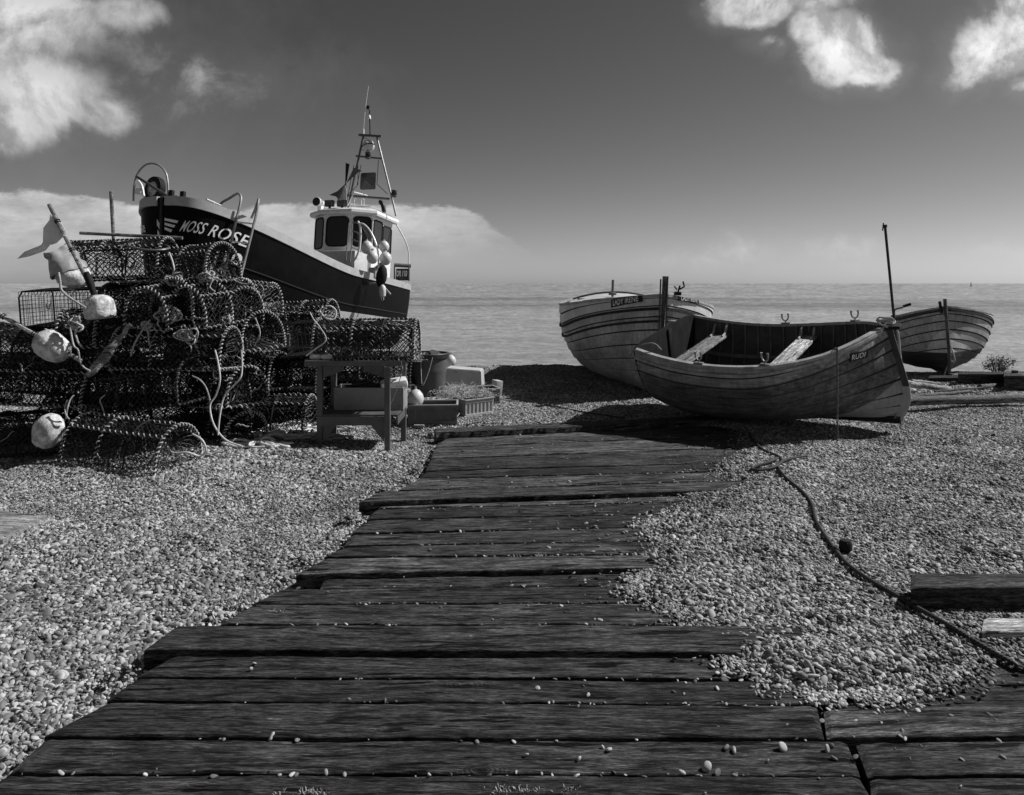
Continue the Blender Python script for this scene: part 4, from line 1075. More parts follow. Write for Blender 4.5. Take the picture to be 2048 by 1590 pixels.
# --- third boat, behind at right
HS = Hull(L=4.3, B=1.95, D=.93, sb=.22, ss=.10, tm=.45, tr=.62, pw=2.6, pb=.85, rk=.04, ff=.25, kr=.15, aw=.66, flare=.7)
MS = place_M(9.12, 16.6, -.10, -1.98, -.04, .07)
def susie():
    h, Mw = HS, MS
    root = boat_root('clinker_boat', 'clinker boat with black bottom paint and a long tiller, furthest right behind the rowing boat', 'boat', Mw)
    def mask(n, t, u, ob):
        return n.rng(n.m('SUBTRACT', n.m('ADD', .66, n.m('MULTIPLY', n.m('SUBTRACT', t, 1.0), 1.9)), u), -.004, .004, 0, 1)
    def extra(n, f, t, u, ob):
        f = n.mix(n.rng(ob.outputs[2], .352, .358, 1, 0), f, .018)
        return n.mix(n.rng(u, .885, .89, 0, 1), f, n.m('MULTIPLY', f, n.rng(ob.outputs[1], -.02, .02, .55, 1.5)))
    mb = planked_hull(h, 10, .017)
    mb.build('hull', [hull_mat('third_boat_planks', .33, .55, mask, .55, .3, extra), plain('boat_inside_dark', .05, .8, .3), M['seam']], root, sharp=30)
    for s_ in (-1, 1):
        rail(h, s_, .05, .03, out=.018).build('gunwale', M['gunwood'], root, sharp=30)
        rail(h, s_, .03, .03, u=.885, out=.032).build('rubbing_strake', M['darkwood'], root, sharp=30)
    transom_part(h, .04).build('transom', M['darkwood'], root, smooth=False)
    mb = MB(); stem_keel(h, mb, .05, .05, .12); mb.build('stem', M['oldwood'], root, sharp=30)
    mb = MB(); q = h.p(1, 1, 1); mb.tube([(q.x+.02, -.07, q.z-.12), (q.x+.0, -.08, q.z+.08)], .025, 6); mb.build('stem_cleat', M['darkwood'], root)
    mb = MB(); keel_part(h, mb, .06, .08); mb.build('keel', M['darkwood'], root, sharp=30)
    mb = MB()
    def deck(a, b_):
        t = .12+.60*b_; y = (2*a-1); w_ = h.b(t)*.94; return Vector((h.L*t, y*w_, h.sheer(t)-.01+.10*(1-y*y)))
    mb.grid(deck, 12, 10); mb.build('side_deck', M['offwhite'], root)
    mb = MB()
    def hood(a, b_):
        t = .20+.36*b_; y = (2*a-1); w_ = h.b(t)*.62; return Vector((h.L*t, y*w_, h.sheer(t)+.05+.13*(1-y*y)*math.sin(math.pi*min(1, .15+b_*.85))**.5))
    mb.grid(hood, 12, 10); mb.build('engine_cover', M['darksteel'], root)
    Mi = Mw.inverted(); X = h.L*.40
    mb = MB(); pts = [on_plane(Mi, x, y, 0, X) for x, y in ((1789, 632), (1789, 622), (1792, 618), (1806, 615))]; mb.tube(smooth_path(pts, 4), .018, 6); t_ = mb.build('tiller', M['darksteel'], root)
    mb = MB(); mb.tube([on_plane(Mi, 1806, 613, 0, X), on_plane(Mi, 1822, 608, 0, X)], .028, 8); mb.build('grip', M['rubber'], t_)
    a = quadpx(h, Mw, -1, [(1846, 634), (1868, 628), (1868, 621), (1846, 628)]); mb, _ = surf_text('Susie II', h, -1, a, .024, shear=.3); mb.build('lettering', M['letters'], root, smooth=False)
    w_ = Mw @ h.p(1, .45, 1); fo = G(1888, 752, .02)
    rope_thing('mooring_rope', [w_+Vector((.0, -.05, .05)), w_+Vector((.02, -.14, -.2)), Vector((fo.x+.12, fo.y+.05, .25)), fo], .012, 'rope', 'thin rope from the stem of the furthest right boat to the stones')
    rope_thing('mooring_rope', [gpt(1886, 752), gpt(1900, 748), gpt(1918, 751), gpt(1908, 742), gpt(1928, 750)], .012, 'rope', 'pale rope end on the stones below the furthest right boat')
susie()

# flag pole standing between the boats
mb = MB(); a, b_ = P(1791, 668, 9.6), P(1770, 452, 9.6); mb.tube([a+(a-b_)*.35, a, b_], .017, 8); mb.tube([b_-Vector((0, 0, .02)), b_+(b_-a)*.012], .028, 8); mb.tube([b_+Vector((-.03, 0, -.06)), b_+Vector((-.02, 0, .04))], .008, 6)
tag(mb.build('pole', M['darkwood']), 'tall thin dark pole rising behind the open rowing boat against the sky', 'pole')

# timbers lying on the beach at the right
def log(name, lab, cat, a, b_, r0, r1, mat, group=None, seg=10):
    mb = MB(); a, b_ = Vector(a), Vector(b_); n = 14; r = random.Random(lab)
    pts = [a.lerp(b_, i/n)+Vector((0, r.uniform(-.006, .006), r.uniform(-.006, .006))) for i in range(n+1)]
    mb.tube(pts, lambda t: r0+(r1-r0)*t, seg); o = mb.build(name, M[mat]); return tag(o, lab, cat, group)
log('pole', 'thick dark pole lying on the shingle beyond the bow of the open rowing boat', 'pole', P(1812, 802, 9.55), P(2300, 790, 10.2), .058, .062, 'oldwood')
log('pole', 'tapered dark pole lying behind the thick one', 'pole', P(1806, 795, 9.95), P(1940, 783, 10.6), .04, .02, 'oldwood')
log('log', 'pale stripped log with a dark knot behind the bow of the open rowing boat', 'log', P(1800, 766, 10.5), P(1900, 778, 10.9), .05, .04, 'greywood')
log('log', 'short pale log end just right of the stem of the open rowing boat', 'log', P(1796, 781, 10.1), P(1829, 782, 10.2), .035, .035, 'greywood')
log('log', 'thin pale log resting above the stripped one', 'log', P(1822, 762, 11.0), P(1880, 768, 11.2), .03, .025, 'greywood')
beam('timber_beam', 'small dark beam lying beyond the pale logs', 'beam', 1857, 1930, 12.1, 12.4, -.10, .08, 'beamwood', 81)
beam('timber_beam', 'long dark beam lying on the shingle below the right boat', 'beam', 1916, 2120, 11.7, 12.0, -.05, .19, 'beamwood', 82)
beam('timber_beam', 'thick dark beam with a bolted plate, cut by the right edge of the photo', 'beam', 2008, 2240, 11.2, 11.8, -.05, .22, 'beamwood', 83)
mb = MB(); q = P(2027, 752, 11.5); mb.box(q+Vector((0, 0, .02)), (.14, .14, .05), bev=.01); mb.box(q+Vector((.02, 0, .06)), (.07, .07, .06), bev=.01)
tag(mb.build('iron_bracket', M['rust']), 'rusty iron bracket bolted on the thick beam at the right edge', 'bracket')

# sea-kale like bush on the crest
def bush():
    r = random.Random(8); c0 = P(1995, 737, 13.9); root = thing('beach_plant', 'bushy sea kale growing on the crest of the beach at the right', 'plant', (c0.x, c0.y, float(gz(c0.x, c0.y))))
    st = MB(); lf = MB()
    for k in range(34):
        a = r.uniform(0, 6.28); h_ = r.uniform(.10, .34); d = r.uniform(.05, .34); p0 = Vector((.06*math.cos(a), .06*math.sin(a), 0)); p2 = Vector((d*math.cos(a), d*.6*math.sin(a), h_)); p1 = p0.lerp(p2, .5)+Vector((0, 0, .05))
        st.tube(smooth_path([p0, p1, p2], 3), .006, 4)
        for j in range(22):
            q = p1.lerp(p2, r.uniform(.1, 1.15))+Vector((r.gauss(0, .03), r.gauss(0, .03), r.gauss(0, .03))); s_ = r.uniform(.012, .03)
            u = Vector((r.gauss(0, 1), r.gauss(0, 1), r.gauss(0, 1))).normalized(); v = u.orthogonal().normalized()
            lf.add([q-u*s_, q+v*s_*.5, q+u*s_, q-v*s_*.5], [(0, 1, 2, 3)])
    st.build('stems', M['greywood'], root); lf.build('leaves', plain('sea_kale_leaves', .17, .7, .4, 9.), root, smooth=False)
bush()
mb = MB()
q = P(1942, 575, 900); mb.lathe([(1.6, -2), (1.6, 0), (.6, .6), (.35, 4.5), (.1, 5.5)], 10, Matrix.Translation((q.x, q.y, -2.0)))
tag(mb.build('channel_buoy', M['black']), 'tiny dark navigation buoy far out near the horizon at the right', 'buoy')

# ------------------------------------------------------------------ the fishing boat hauled out behind the pots
HM = Hull(L=8.2, B=2.66, D=1.84, sb=.74, ss=.0, sp=1.45, tm=.45, tr=.86, pw=2.8, pb=.33, rk=.16, kr=.0, aw=.42, flare=.45, cb=.2, tp=4.0)
MM = place_M(-4.03, 21.34, -.27, R_(-107), R_(-6), 0)
def fishing_boat():
    h, Mw = HM, MM; Mi = Mw.inverted()
    root = boat_root('fishing_boat', 'black hulled fishing boat with white wheelhouse and lattice mast behind the pots', 'fishing boat', Mw)
    mb = MB(); n = 90; ts = [1-(1-i/n)**4*.999 if i > n*.0 else 0 for i in range(n+1)]; ts[0] = 0.0; ts[-1] = .99999
    for side in (-1, 1):
        us = [.02+.98*k/18 for k in range(19)]
        vs = [h.p(t, u, side) for u in us for t in ts]; m = len(ts)
        fs = [(r_*m+j, r_*m+j+1, (r_+1)*m+j+1, (r_+1)*m+j) for r_ in range(18) for j in range(m-1)]
        uv = [tuple((ts[q % m], us[q//m]) for q in f) for f in fs]
        if side > 0: fs = [f[::-1] for f in fs]; uv = [u[::-1] for u in uv]
        mb.add(vs, fs, uv)
    def stripe(n, t, u, ob): return n.m('MULTIPLY', n.rng(ob.outputs[2], .67, .673, 0, 1), n.rng(ob.outputs[2], .83, .833, 1, 0))
    def lower(n, f, t, u, ob):
        return f
    m_ = hull_mat('black_hull_paint', .0045, .42, stripe, .45, .25, None, .05)
    mb.build('hull', m_, root, sharp=50)
    transom_part(h, .05).build('transom', M['black'], root, smooth=False)
    mb = MB(); stem_keel(h, mb, .06, .03, .0); mb.build('stem', M['black'], root, sharp=30)
    mb = MB(); keel_part(h, mb, .12, .12); mb.build('keel', M['darksteel'], root, sharp=30)
    for s_ in (-1, 1): rail(h, s_, .09, .17, out=.03, t1=.99995, n=90, z=.02, ex=4.0).build('bulwark_cap', M['band'], root, sharp=30)
    mb = MB(); zq = h.sheer(1)
    for s_ in (-1, 1):
        pts = [h.p(t, .70, s_, .012) for t in np.linspace(.02, .97, 40)]; mb.tube(pts, .016, 4)
    mb.build('rubbing_strake', M['black'], root)
    mb = MB()      # deck
    vs = []; n = 30
    for i in range(n+1):
        t = .985*i/n
        for y in (-1, 0, 1): vs.append(Vector((h.L*t, y*(h.b(t)-.06), h.sheer(t)-.55+.03*(1-abs(y)))))
    mb.add(vs, [(i*3+j, i*3+j+1, (i+1)*3+j+1, (i+1)*3+j) for i in range(n) for j in (0, 1)]); mb.build('deck', M['darksteel'], root)
    # name, emblem and number
    qp = quadpx(h, Mw, 1, [(359, 463), (496, 497), (503, 474), (369, 441)])
    mb, _ = surf_text('MOSS ROSE', h, 1, qp, .018, shear=.22, bold=.006, spacing=1.06); mb.build('lettering', M['letters'], root, smooth=False)
    qs = [qp[1], qp[0], qp[3], qp[2]]
    mb, _ = surf_text('Moss Rose', h, -1, qs, .014, shear=.15, bold=.02); mb.build('lettering', M['letters'], root, smooth=False)
    qn = quadpx(h, Mw, 1, [(425, 526), (481, 533), (485, 508), (431, 501)])
    mb, _ = surf_text('110', h, 1, qn, .014, shear=.1, bold=.02); mb.build('lettering', M['letters'], root, smooth=False)
    mb = MB()
    sx0 = hull_tu(h, Mw, 326, 445, 1, t1=.9999)[0]
    for k in range(3):
        y0 = 437+k*9.0; x1 = 357-k*6
        a = quadpx(h, Mw, 1, [(330, y0+4), (x1-3, y0+9.5), (x1, y0+4.5), (330, y0-1)])
        surf_panel(mb, h, 1, a, .012, 8, .01)
    mb = [mb.build('bow_stripes', M['letters'], root, smooth=False), MB()][1]
    for k in range(3):
        surf_panel(mb, h, -1, [(.985-.0*k, .800-k*.052), (.91+.01*k, .835-k*.052), (.91+.01*k, .865-k*.052), (.985, .830-k*.052)], .012, 8, .01)
    mb.build('bow_stripes', M['letters'], root, smooth=False)
    # wheelhouse
    W = [(.72, -.86), (1.85, -.86), (2.12, -.40), (2.12, .40), (1.85, .86), (.72, .86)]
    z0, z1 = 1.2, 3.50
    mb = MB(); mb.prism(W, z0, z1); cab = mb.build('wheelhouse', M['white'], root, smooth=False)
    Wo = [(.60, -.98), (1.90, -.99), (2.27, -.45), (2.27, .45), (1.90, .99), (.60, .98)]
    mb = MB(); n = len(Wo)
    ringz = [(1.0, z1-.03), (1.02, z1+.02), (1.0, z1+.09), (.86, z1+.15), (.0, z1+.20)]
    cx0 = 1.35
    vs = [Vector((cx0+(x-cx0)*k, y*k, z)) for k, z in ringz for x, y in Wo]
    mb.add(vs, [(i*n+j, i*n+(j+1) % n, (i+1)*n+(j+1) % n, (i+1)*n+j) for i in range(4) for j in range(n)]+[tuple(range(n-1, -1, -1))]); mb.build('roof', M['white'], root, smooth=False)
    def wall_window(i, s0, s1, wz0, wz1, rr_=.09):
        a, b_ = Vector((*W[i], 0)), Vector((*W[(i+1) % n], 0)); d = (b_-a).normalized(); nrm = Vector((d.y, -d.x, 0)); Lw = (b_-a).length
        def rr(gx, z_off, ex, flip=False):
            x0, x1, y0, y1 = s0*Lw-ex, s1*Lw+ex, wz0-ex, wz1+ex; r_ = rr_+ex; pts = []
            for (cx, cy, a0) in ((x1-r_, y1-r_, 0), (x0+r_, y1-r_, 90), (x0+r_, y0+r_, 180), (x1-r_, y0+r_, 270)):
                for k in range(5): an = R_(a0+22.5*k); pts.append((cx+r_*math.cos(an), cy+r_*math.sin(an)))
            return [a+d*p[0]+Vector((0, 0, p[1]))+nrm*z_off for p in pts]
        A, B_, C = rr(0, 0, .035), rr(0, .022, .035), rr(0, .022, 0); D = rr(0, .006, 0); m = len(A); mb = MB()
        mb.add(A+B_+C+D, [(k*m+j, k*m+(j+1) % m, (k+1)*m+(j+1) % m, (k+1)*m+j) for k in range(3) for j in range(m)])
        fr_ = mb.build('window', M['rubber'], root)
        mb = MB(); mb.add(rr(0, .009, .001), [tuple(range(m))]); mb.build('pane', M['glass'], fr_, smooth=False)
    wall_window(1, .12, .84, 2.62, 3.40); wall_window(2, .10, .86, 2.66, 3.40, .12); wall_window(3, .08, .88, 2.66, 3.40)
    wall_window(4, .06, .46, 2.72, 3.36, .07); wall_window(4, .54, .94, 2.60, 3.30, .07); wall_window(0, .1, .45, 2.7, 3.36, .07); wall_window(0, .55, .92, 2.7, 3.36, .07)
    mb = MB(); mb.box((2.25, .15, 2.0), (.7, 1.3, .9), bev=.04); mb.build('cuddy', M['offwhite'], root)
    X = 1.25
    def Q(px, py, x=X): return on_plane(Mi, px, py, 0, x)
    def part(name, mat, fn): mb = MB(); fn(mb); return mb.build(name, M[mat], root)
    # A-frame mast
    mast = part('mast', 'darksteel', lambda mb: [mb.tube([Q(*a), Q(*b_)], r_, 8) for a, b_, r_ in (
        ((694, 425), (727, 271), .030), ((693, 391), (779, 398), .035), ((712, 312), (762, 317), .026))])
    mb = MB(); mb.tube([Q(792, 432), Q(786, 405), Q(753, 272)], .028, 8); mb.build('mast_leg', M['steel'], root)
    mb = MB(); mb.bar(Q(718, 270), Q(763, 273), .06, .06); mb.build('crosshead', M['darksteel'], root)
    mb = MB(); mb.tube([Q(740, 271), Q(740, 245), Q(738, 232), Q(740, 222), Q(737, 214)], lambda t: .018, 6); mb.lathe([(.03, -.05), (.05, -.02), (.05, .04), (.02, .06)], 10, Matrix.Translation(Q(736, 215))); mb.build('topmast', M['black'], root)
    mb = MB(); mb.lathe([(.045, -.06), (.05, -.02), (.035, .03), (.01, .07)], 10, Matrix.Translation(Q(738.5, 234))); mb.build('masthead_light', M['white'], root)
    mb = MB(); mb.tube([Q(727, 272), Q(727, 258)], .022, 6); mb.tube([Q(727, 260), Q(731, 215), Q(737, 172)], .006, 4); mb.build('aerial', M['white'], root)
    mb = MB(); c = Q(737, 292); mb.lathe([(.001, -.17), (.09, -.15), (.16, -.07), (.17, 0), (.17, .01), (.16, .06), (.1, .14), (.001, .17)], 16, Matrix.Translation(c)); dome = mb.build('radar_reflector_ball', M['buoy'], root)
    mb = MB(); mb.lathe([(.172, -.012), (.18, -.012), (.18, .012), (.172, .012)], 20, Matrix.Translation(c) @ Matrix.Rotation(.25, 4, 'X'), cap=False); mb.tube([Q(724, 275), Q(738, 279)], .008, 4); mb.tube([Q(719, 298), Q(734, 303)], .008, 4); mb.tube([Q(722, 287), Q(727, 289)], .008, 4); mb.build('ball_bracket', M['black'], dome)
    def lamp(px, py, s_=1.0, x=X):
        mb = MB(); c = Q(px, py, x)+Vector((.06, 0, 0)); mb.lathe([(.055*s_, -.10*s_), (.075*s_, -.08*s_), (.075*s_, .05*s_), (.085*s_, .055*s_), (.085*s_, .085*s_), (.03*s_, .09*s_)], 12, Matrix.Translation(c)); o = mb.build('lamp', M['darksteel'], root)
        mb = MB(); mb.lathe([(.078*s_, -.05*s_), (.078*s_, .03*s_)], 12, Matrix.Translation(c), cap=False); mb.build('lens', M['glass'], o)
    lamp(738, 312); lamp(790, 388)
    # square plate reflector hung in the frame
    c = Q(736, 362); mb = MB(); s_ = .235; r_ = .05
    pts = []
    for (sx_, sz_, a0) in ((1, 1, 0), (-1, 1, 90), (-1, -1, 180), (1, -1, 270)):
        for k in range(4): an = R_(a0+30*k); pts.append((sx_*(s_-r_)+r_*math.cos(an), sz_*(s_-r_)+r_*math.sin(an)))
    ring = [c+Vector((0, p[0], p[1])) for p in pts]; m = len(ring)
    back = [q+Vector((-.03, 0, 0)) for q in ring]; apex = c+Vector((.14, .0, 0))
    mb.add(ring+back+[apex], [(j, (j+1) % m, 2*m) for j in range(m)]+[(j, m+j, m+(j+1) % m, (j+1) % m) for j in range(m)]+[tuple(m+j for j in range(m))])
    mb.build('loudspeaker', M['darksteel'], root, sharp=12)
    mb = MB()
    for a, b_ in (((722, 330), (714, 372)), ((714, 372), (697, 388)), ((757, 320), (754, 368)), ((754, 368), (775, 388)), ((716, 318), (716, 370))): mb.tube([Q(*a), Q(*b_)], .009, 5)
    mb.build('stay', M['black'], root)
    # roof gear
    RX = 2.05
    q = Q(633, 403, RX); mb = MB(); Mx = Matrix.Translation(q) @ Matrix.Rotation(R_(90), 4, 'Y') @ Matrix.Rotation(0, 4, 'Z')
    mb.lathe([(.055, -.45), (.075, -.3), (.115, -.1), (.125, 0), (.115, .01)], 16, Mx); mb.box(q+Vector((-.25, 0, -.14)), (.2, .12, .12), bev=.02); o = mb.build('searchlight', M['white'], root)
    mb = MB(); mb.lathe([(.112, .0), (.112, .016)], 16, Mx); mb.build('lens', M['glass'], o)
    for px in (659, 684):
        q = Q(px, 407, RX); mb = MB(); mb.box(q, (.12, .25, .17), bev=.02); mb.box(q+Vector((-.02, 0, -.11)), (.05, .05, .08)); o = mb.build('floodlight', M['black'], root)
        mb = MB()
        for k in range(-4, 5): mb.box(q+Vector((.064, k*.026, 0)), (.006, .005, .14))
        for k in range(-2, 3): mb.box(q+Vector((.066, 0, k*.03)), (.006, .22, .005))
        mb.build('grille', M['steel'], o)
    mb = MB(); mb.tube([Q(695, 412, 2.0), Q(708, 384, 2.0), Q(735, 391, 1.3)], .016, 6); mb.build('strut', M['white'], root)
    mb = MB()
    for px in (709, 723): mb.tube(smooth_path([Q(px, 411, 1.6), Q(px, 400, 1.6), Q(px+2.5, 397, 1.6), Q(px+5, 400, 1.6), Q(px+5, 411, 1.6)], 4), .010, 5)
    mb.build('handhold', M['white'], root)
    mb = MB(); mb.tube([Q(700, 412, 1.9), Q(740, 414, 1.9), Q(757, 420, 1.6)], .012, 5); mb.tube([Q(757, 420, 1.6), Q(790, 437, .75)], .012, 5); mb.build('roof_rail', M['steel'], root)
    mb = MB(); mb.tube(smooth_path([Q(768, 425, .9), Q(766, 412, .9), Q(762, 405, .9), Q(759, 404, .9)], 4), .06, 10); mb.build('exhaust', M['black'], root)
    # after rail, roller and registration board
    mb = MB(); mb.tube(smooth_path([Q(792, 448, .6), Q(802, 465, .5), Q(812, 485, .4), Q(817, 505, .3), Q(817, 528, .3)], 5), .022, 8); mb.build('after_rail', M['white'], root)
    mb = MB(); mb.tube([Q(789, 530, .55), Q(821, 532, .25)], .055, 12); mb.build('roller', M['darksteel'], root)
    mb = MB()
    for px in (789, 818): mb.tube([Q(px, 532, .4), Q(px, 562, .4)], .022, 6)
    mb.build('roller_post', M['rust'], root)
    X2 = .42; mb = MB(); c = Q(805, 549, X2); Mx = Matrix.Rotation(0, 4, 'Z'); 
    p1, p2 = Q(791, 558, X2), Q(816, 558, X2); mb.box((X2-.02, (p1.y+p2.y)/2, c.z), (.03, abs(p2.y-p1.y), .33), bev=.008); bd = mb.build('number_board', M['black'], root)
    a, F_ = text_mesh('DR 110', bold=.02, shear=.05); mb = MB(); A = Q(793, 553, X2); mb.add([Vector((X2+.004, A.y+(p2.y-p1.y)*.84*x, A.z+.17*y)) for x, y, _ in a], F_); mb.build('lettering', M['letters'], bd, smooth=False)
    # pot hauler rack by the wheelhouse
    Yp = 1.22
    def S(px, py, y=Yp): return on_plane(Mi, px, py, 1, y)
    XR_ = 2.75
    def T(px, py): return on_plane(Mi, px, py, 0, XR_)
    mb = MB(); mb.tube([T(705, 439), T(704, 480), T(700, 526)], .014, 6); mb.tube([T(698, 445), T(692, 520)], .012, 6)
    for y in (443, 461, 478, 495): mb.tube([T(704, y), T(718, y+5)], .010, 5)
    mb.build('rack', M['steel'], root)
    mb = MB(); mb.tube(smooth_path([T(716, 443), T(720, 452), T(721, 475), T(718, 500), T(711, 517), T(703, 525)], 5), .028, 8); mb.build('rack_hoop', M['white'], root)
    mb = MB(); mb.tube(smooth_path([T(718, 447), T(728, 449), T(740, 462), T(750, 482), T(756, 505), T(757, 535), T(756, 563)], 5), .024, 8); mb.build('davit', M['white'], root)
    mb = MB()
    for k in range(5): mb.tube([T(722+3*k, 449+2*k), T(738+3*k, 482+1*k)], .006, 4)
    mb.tube([T(720, 465), T(745, 475)], .01, 4); mb.build('cordage', M['ropemid'], root)
    mb = MB(); mb.tube(smooth_path([T(722, 573), T(738, 568), T(752, 567), T(766, 573), T(775, 582), T(781, 589)], 5), .022, 7); mb.build('guide_pipe', M['band'], root)
    mb = MB(); mb.box(h.p(.30, 1, 1)+Vector((0, -.03, .05)), (.25, .2, .25), bev=.03); mb.tube([h.p(.30, 1, 1)+Vector((0, 0, .15)), h.p(.30, 1, 1)+Vector((0, .2, .3))], .05, 10); mb.build('hauler', M['steel'], root)
    # bow gear: hoop, wheel, boom
    XB = 7.75
    def Bq(px, py, x=XB): return on_plane(Mi, px, py, 0, x)
    mb = MB(); mb.tube(smooth_path([Bq(267, 402), Bq(268, 375), Bq(274, 350), Bq(288, 332), Bq(304, 327), Bq(320, 332), Bq(332, 347), Bq(336, 370), Bq(336, 395)], 6), .019, 8); mb.build('bow_hoop', M['steel'], root)
    XW = 7.45; c = Bq(310, 379, XW); Rx = Matrix.Translation(c) @ Matrix.Rotation(R_(90), 4, 'Y') @ Matrix.Rotation(R_(12), 4, 'X')
    mb = MB(); mb.lathe([(.14, -.06), (.20, -.08), (.25, -.06), (.262, 0), (.25, .06), (.20, .08), (.14, .06), (.14, -.06)], 26, Rx, cap=False); wh = mb.build('wheel', M['rubber'], root)
    mb = MB(); mb.lathe([(.15, .06), (.13, .072), (.125, .04), (.05, .05), (.03, .10), (.001, .11)], 24, Rx, cap=False)
    for k in range(12):
        a = k*math.pi/6; mb.tube([Rx @ Vector((.04*math.cos(a), .04*math.sin(a), .04)), Rx @ Vector((.135*math.cos(a), .135*math.sin(a), .045))], .004, 4)
    mb.build('rim', M['band'], wh)
    mb = MB(); mb.bar(Bq(272, 352, 7.75), Bq(350, 402, 7.75), .03, .045); mb.build('boom', M['darksteel'], root)
    mb = MB(); mb.tube(smooth_path([Bq(276, 362, 7.7), Bq(283, 372, 7.7), Bq(287, 392, 7.7)], 4), .03, 6); mb.box(Bq(277, 383, 7.7), (.08, .10, .12), bev=.02); mb.build('anchor', M['white'], root)
    mb = MB(); mb.box((8.02, 0, h.sheer(1)+.02), (.36, .42, .10), bev=.03); mb.box((8.1, -.28, h.sheer(1)-.06), (.30, .5, .22), bev=.03); mb.build('stem_plate', M['darksteel'], root)
    for px, py in ((351, 401), (374, 404)):
        t_, u_ = hull_tu(h, Mw, px, py+6, 1, u0=.9); q = h.p(h.T(t_), 1, 1); mb = MB(); mb.box(q+Vector((0, -.1, .07)), (.07, .09, .13), bev=.015); mb.build('cleat', M['rubber'], root)
    t_, u_ = hull_tu(h, Mw, 432, 424, 1, u0=.9); q = h.p(h.T(t_), 1, 1); mb = MB(); mb.tube([q+Vector((.15, -.1, .10)), q+Vector((-.15, -.02, .04))], .018, 6); mb.tube([q+Vector((.0, -.1, .10)), q+Vector((.0, -.02, .0))], .015, 6); mb.build('cleat', M['steel'], root)
    # marker flags stowed beside the mast: each hangs on its own cane
    FX = 1.95
    def F(px, py, x=FX): return on_plane(Mi, px, py, 0, x)
    def flag(pts, x, mat, lab, cane):
        r0 = thing('marker_flag', lab, 'flag', group='marker flags stowed on the wheelhouse roof')
        mb = MB(); A = [Mw @ F(p[0], p[1], x) for p in pts]; off = (Mw.to_3x3() @ Vector((.006, 0, 0)))
        vs = [q for q in A]+[q-off for q in A]; m = len(A); mb.add(vs, [tuple(range(m)), tuple(range(2*m-1, m-1, -1))]+[(j, (j+1) % m, m+(j+1) % m, m+j) for j in range(m)]); mb.build('cloth', M[mat], r0, smooth=False)
        mb = MB(); mb.tube([Mw @ F(*cane[0], x-.02), Mw @ F(*cane[1], x-.02)], .009, 5); mb.build('cane', M['darkwood'], r0)
    flag([(692, 367), (716, 345), (724, 342), (710, 335), (707, 337)], 1.96, 'flagdark', 'grey pennant blown to the right above the wheelhouse roof', ((691, 415), (708, 330)))
    flag([(690, 368), (692, 326), (699, 328), (694, 360)], 1.90, 'black', 'black pennant standing upright at the top of the stowed flags', ((690, 415), (692, 325)))
    flag([(689, 369), (675, 382), (658, 390), (672, 393), (676, 398)], 2.02, 'flagdark', 'dark pennant pointing left above the floodlights', ((691, 366), (676, 402)))
    flag([(690, 369), (693, 380), (693, 400), (685, 403), (674, 399)], 1.93, 'flag', 'pale pennant hanging straight down above the right floodlight', ((692, 366), (692, 412)))
    return root
fishing_boat()
def ball(name, lab, c, r_, mat='buoy', group=None, squash=1.1, cat='buoy'):
    root = thing(name, lab, cat, c, group=group)
    mb = MB(); mb.lathe([(.001, -r_*squash), (r_*.5, -r_*squash*.88), (r_*.86, -r_*.5), (r_, 0), (r_*.86, r_*.5), (r_*.5, r_*.87*squash), (r_*.14, r_*squash*1.0), (r_*.13, r_*squash*1.25), (.001, r_*squash*1.28)], 18); mb.build('float', M[mat], root)
    mb = MB(); mb.tube([(r_*.2*math.cos(a), 0, r_*squash*1.2+r_*.16*math.sin(a)) for a in np.linspace(0, 6.28, 9)[:-1]], r_*.05, 5, closed=True); mb.build('rope_eye', M['ropedark'], root)
    return root
MMi = MM.inverted()
for (px, py, r_, x, lab) in ((734, 495, .152, 3.05, 'upper left ball of the four white buoys by the wheelhouse'), (745, 515, .145, 3.10, 'lower left ball of the four white buoys by the wheelhouse'), (768, 493, .132, 2.70, 'upper right ball of the four white buoys by the wheelhouse'), (771, 517, .155, 2.75, 'lower right ball of the four white buoys by the wheelhouse')):
    ball('ball_buoy', lab, MM @ on_plane(MMi, px, py, 0, x), r_, group='white buoys hung beside the wheelhouse')
c = MM @ on_plane(MMi, 763, 553, 0, 3.0); mb = MB(); mb.lathe([(.001, -.27), (.08, -.22), (.13, -.08), (.135, .05), (.10, .2), (.03, .28), (.001, .29)], 16); o = mb.build('fender', M['rubber'], sharp=80); o.location = c; o.rotation_euler = (0, .15, 0); tag(o, 'large black fender hanging at the rail of the black fishing boat', 'fender')
r0 = thing('fender', 'small pale fender with an eye hanging on the black hull', 'fender', MM @ on_plane(MMi, 765, 582, 0, 3.0)); mb = MB(); mb.lathe([(.03, -.16), (.075, -.12), (.085, -.02), (.075, .10), (.03, .15), (.001, .16)], 14); mb.build('body', M['buoy'], r0)
mb = MB(); mb.tube([(.028*math.cos(a), 0, -.19+.035*math.sin(a)) for a in np.linspace(0, 6.28, 10)[:-1]], .011, 6, closed=True); mb.build('eye', M['buoy'], r0)
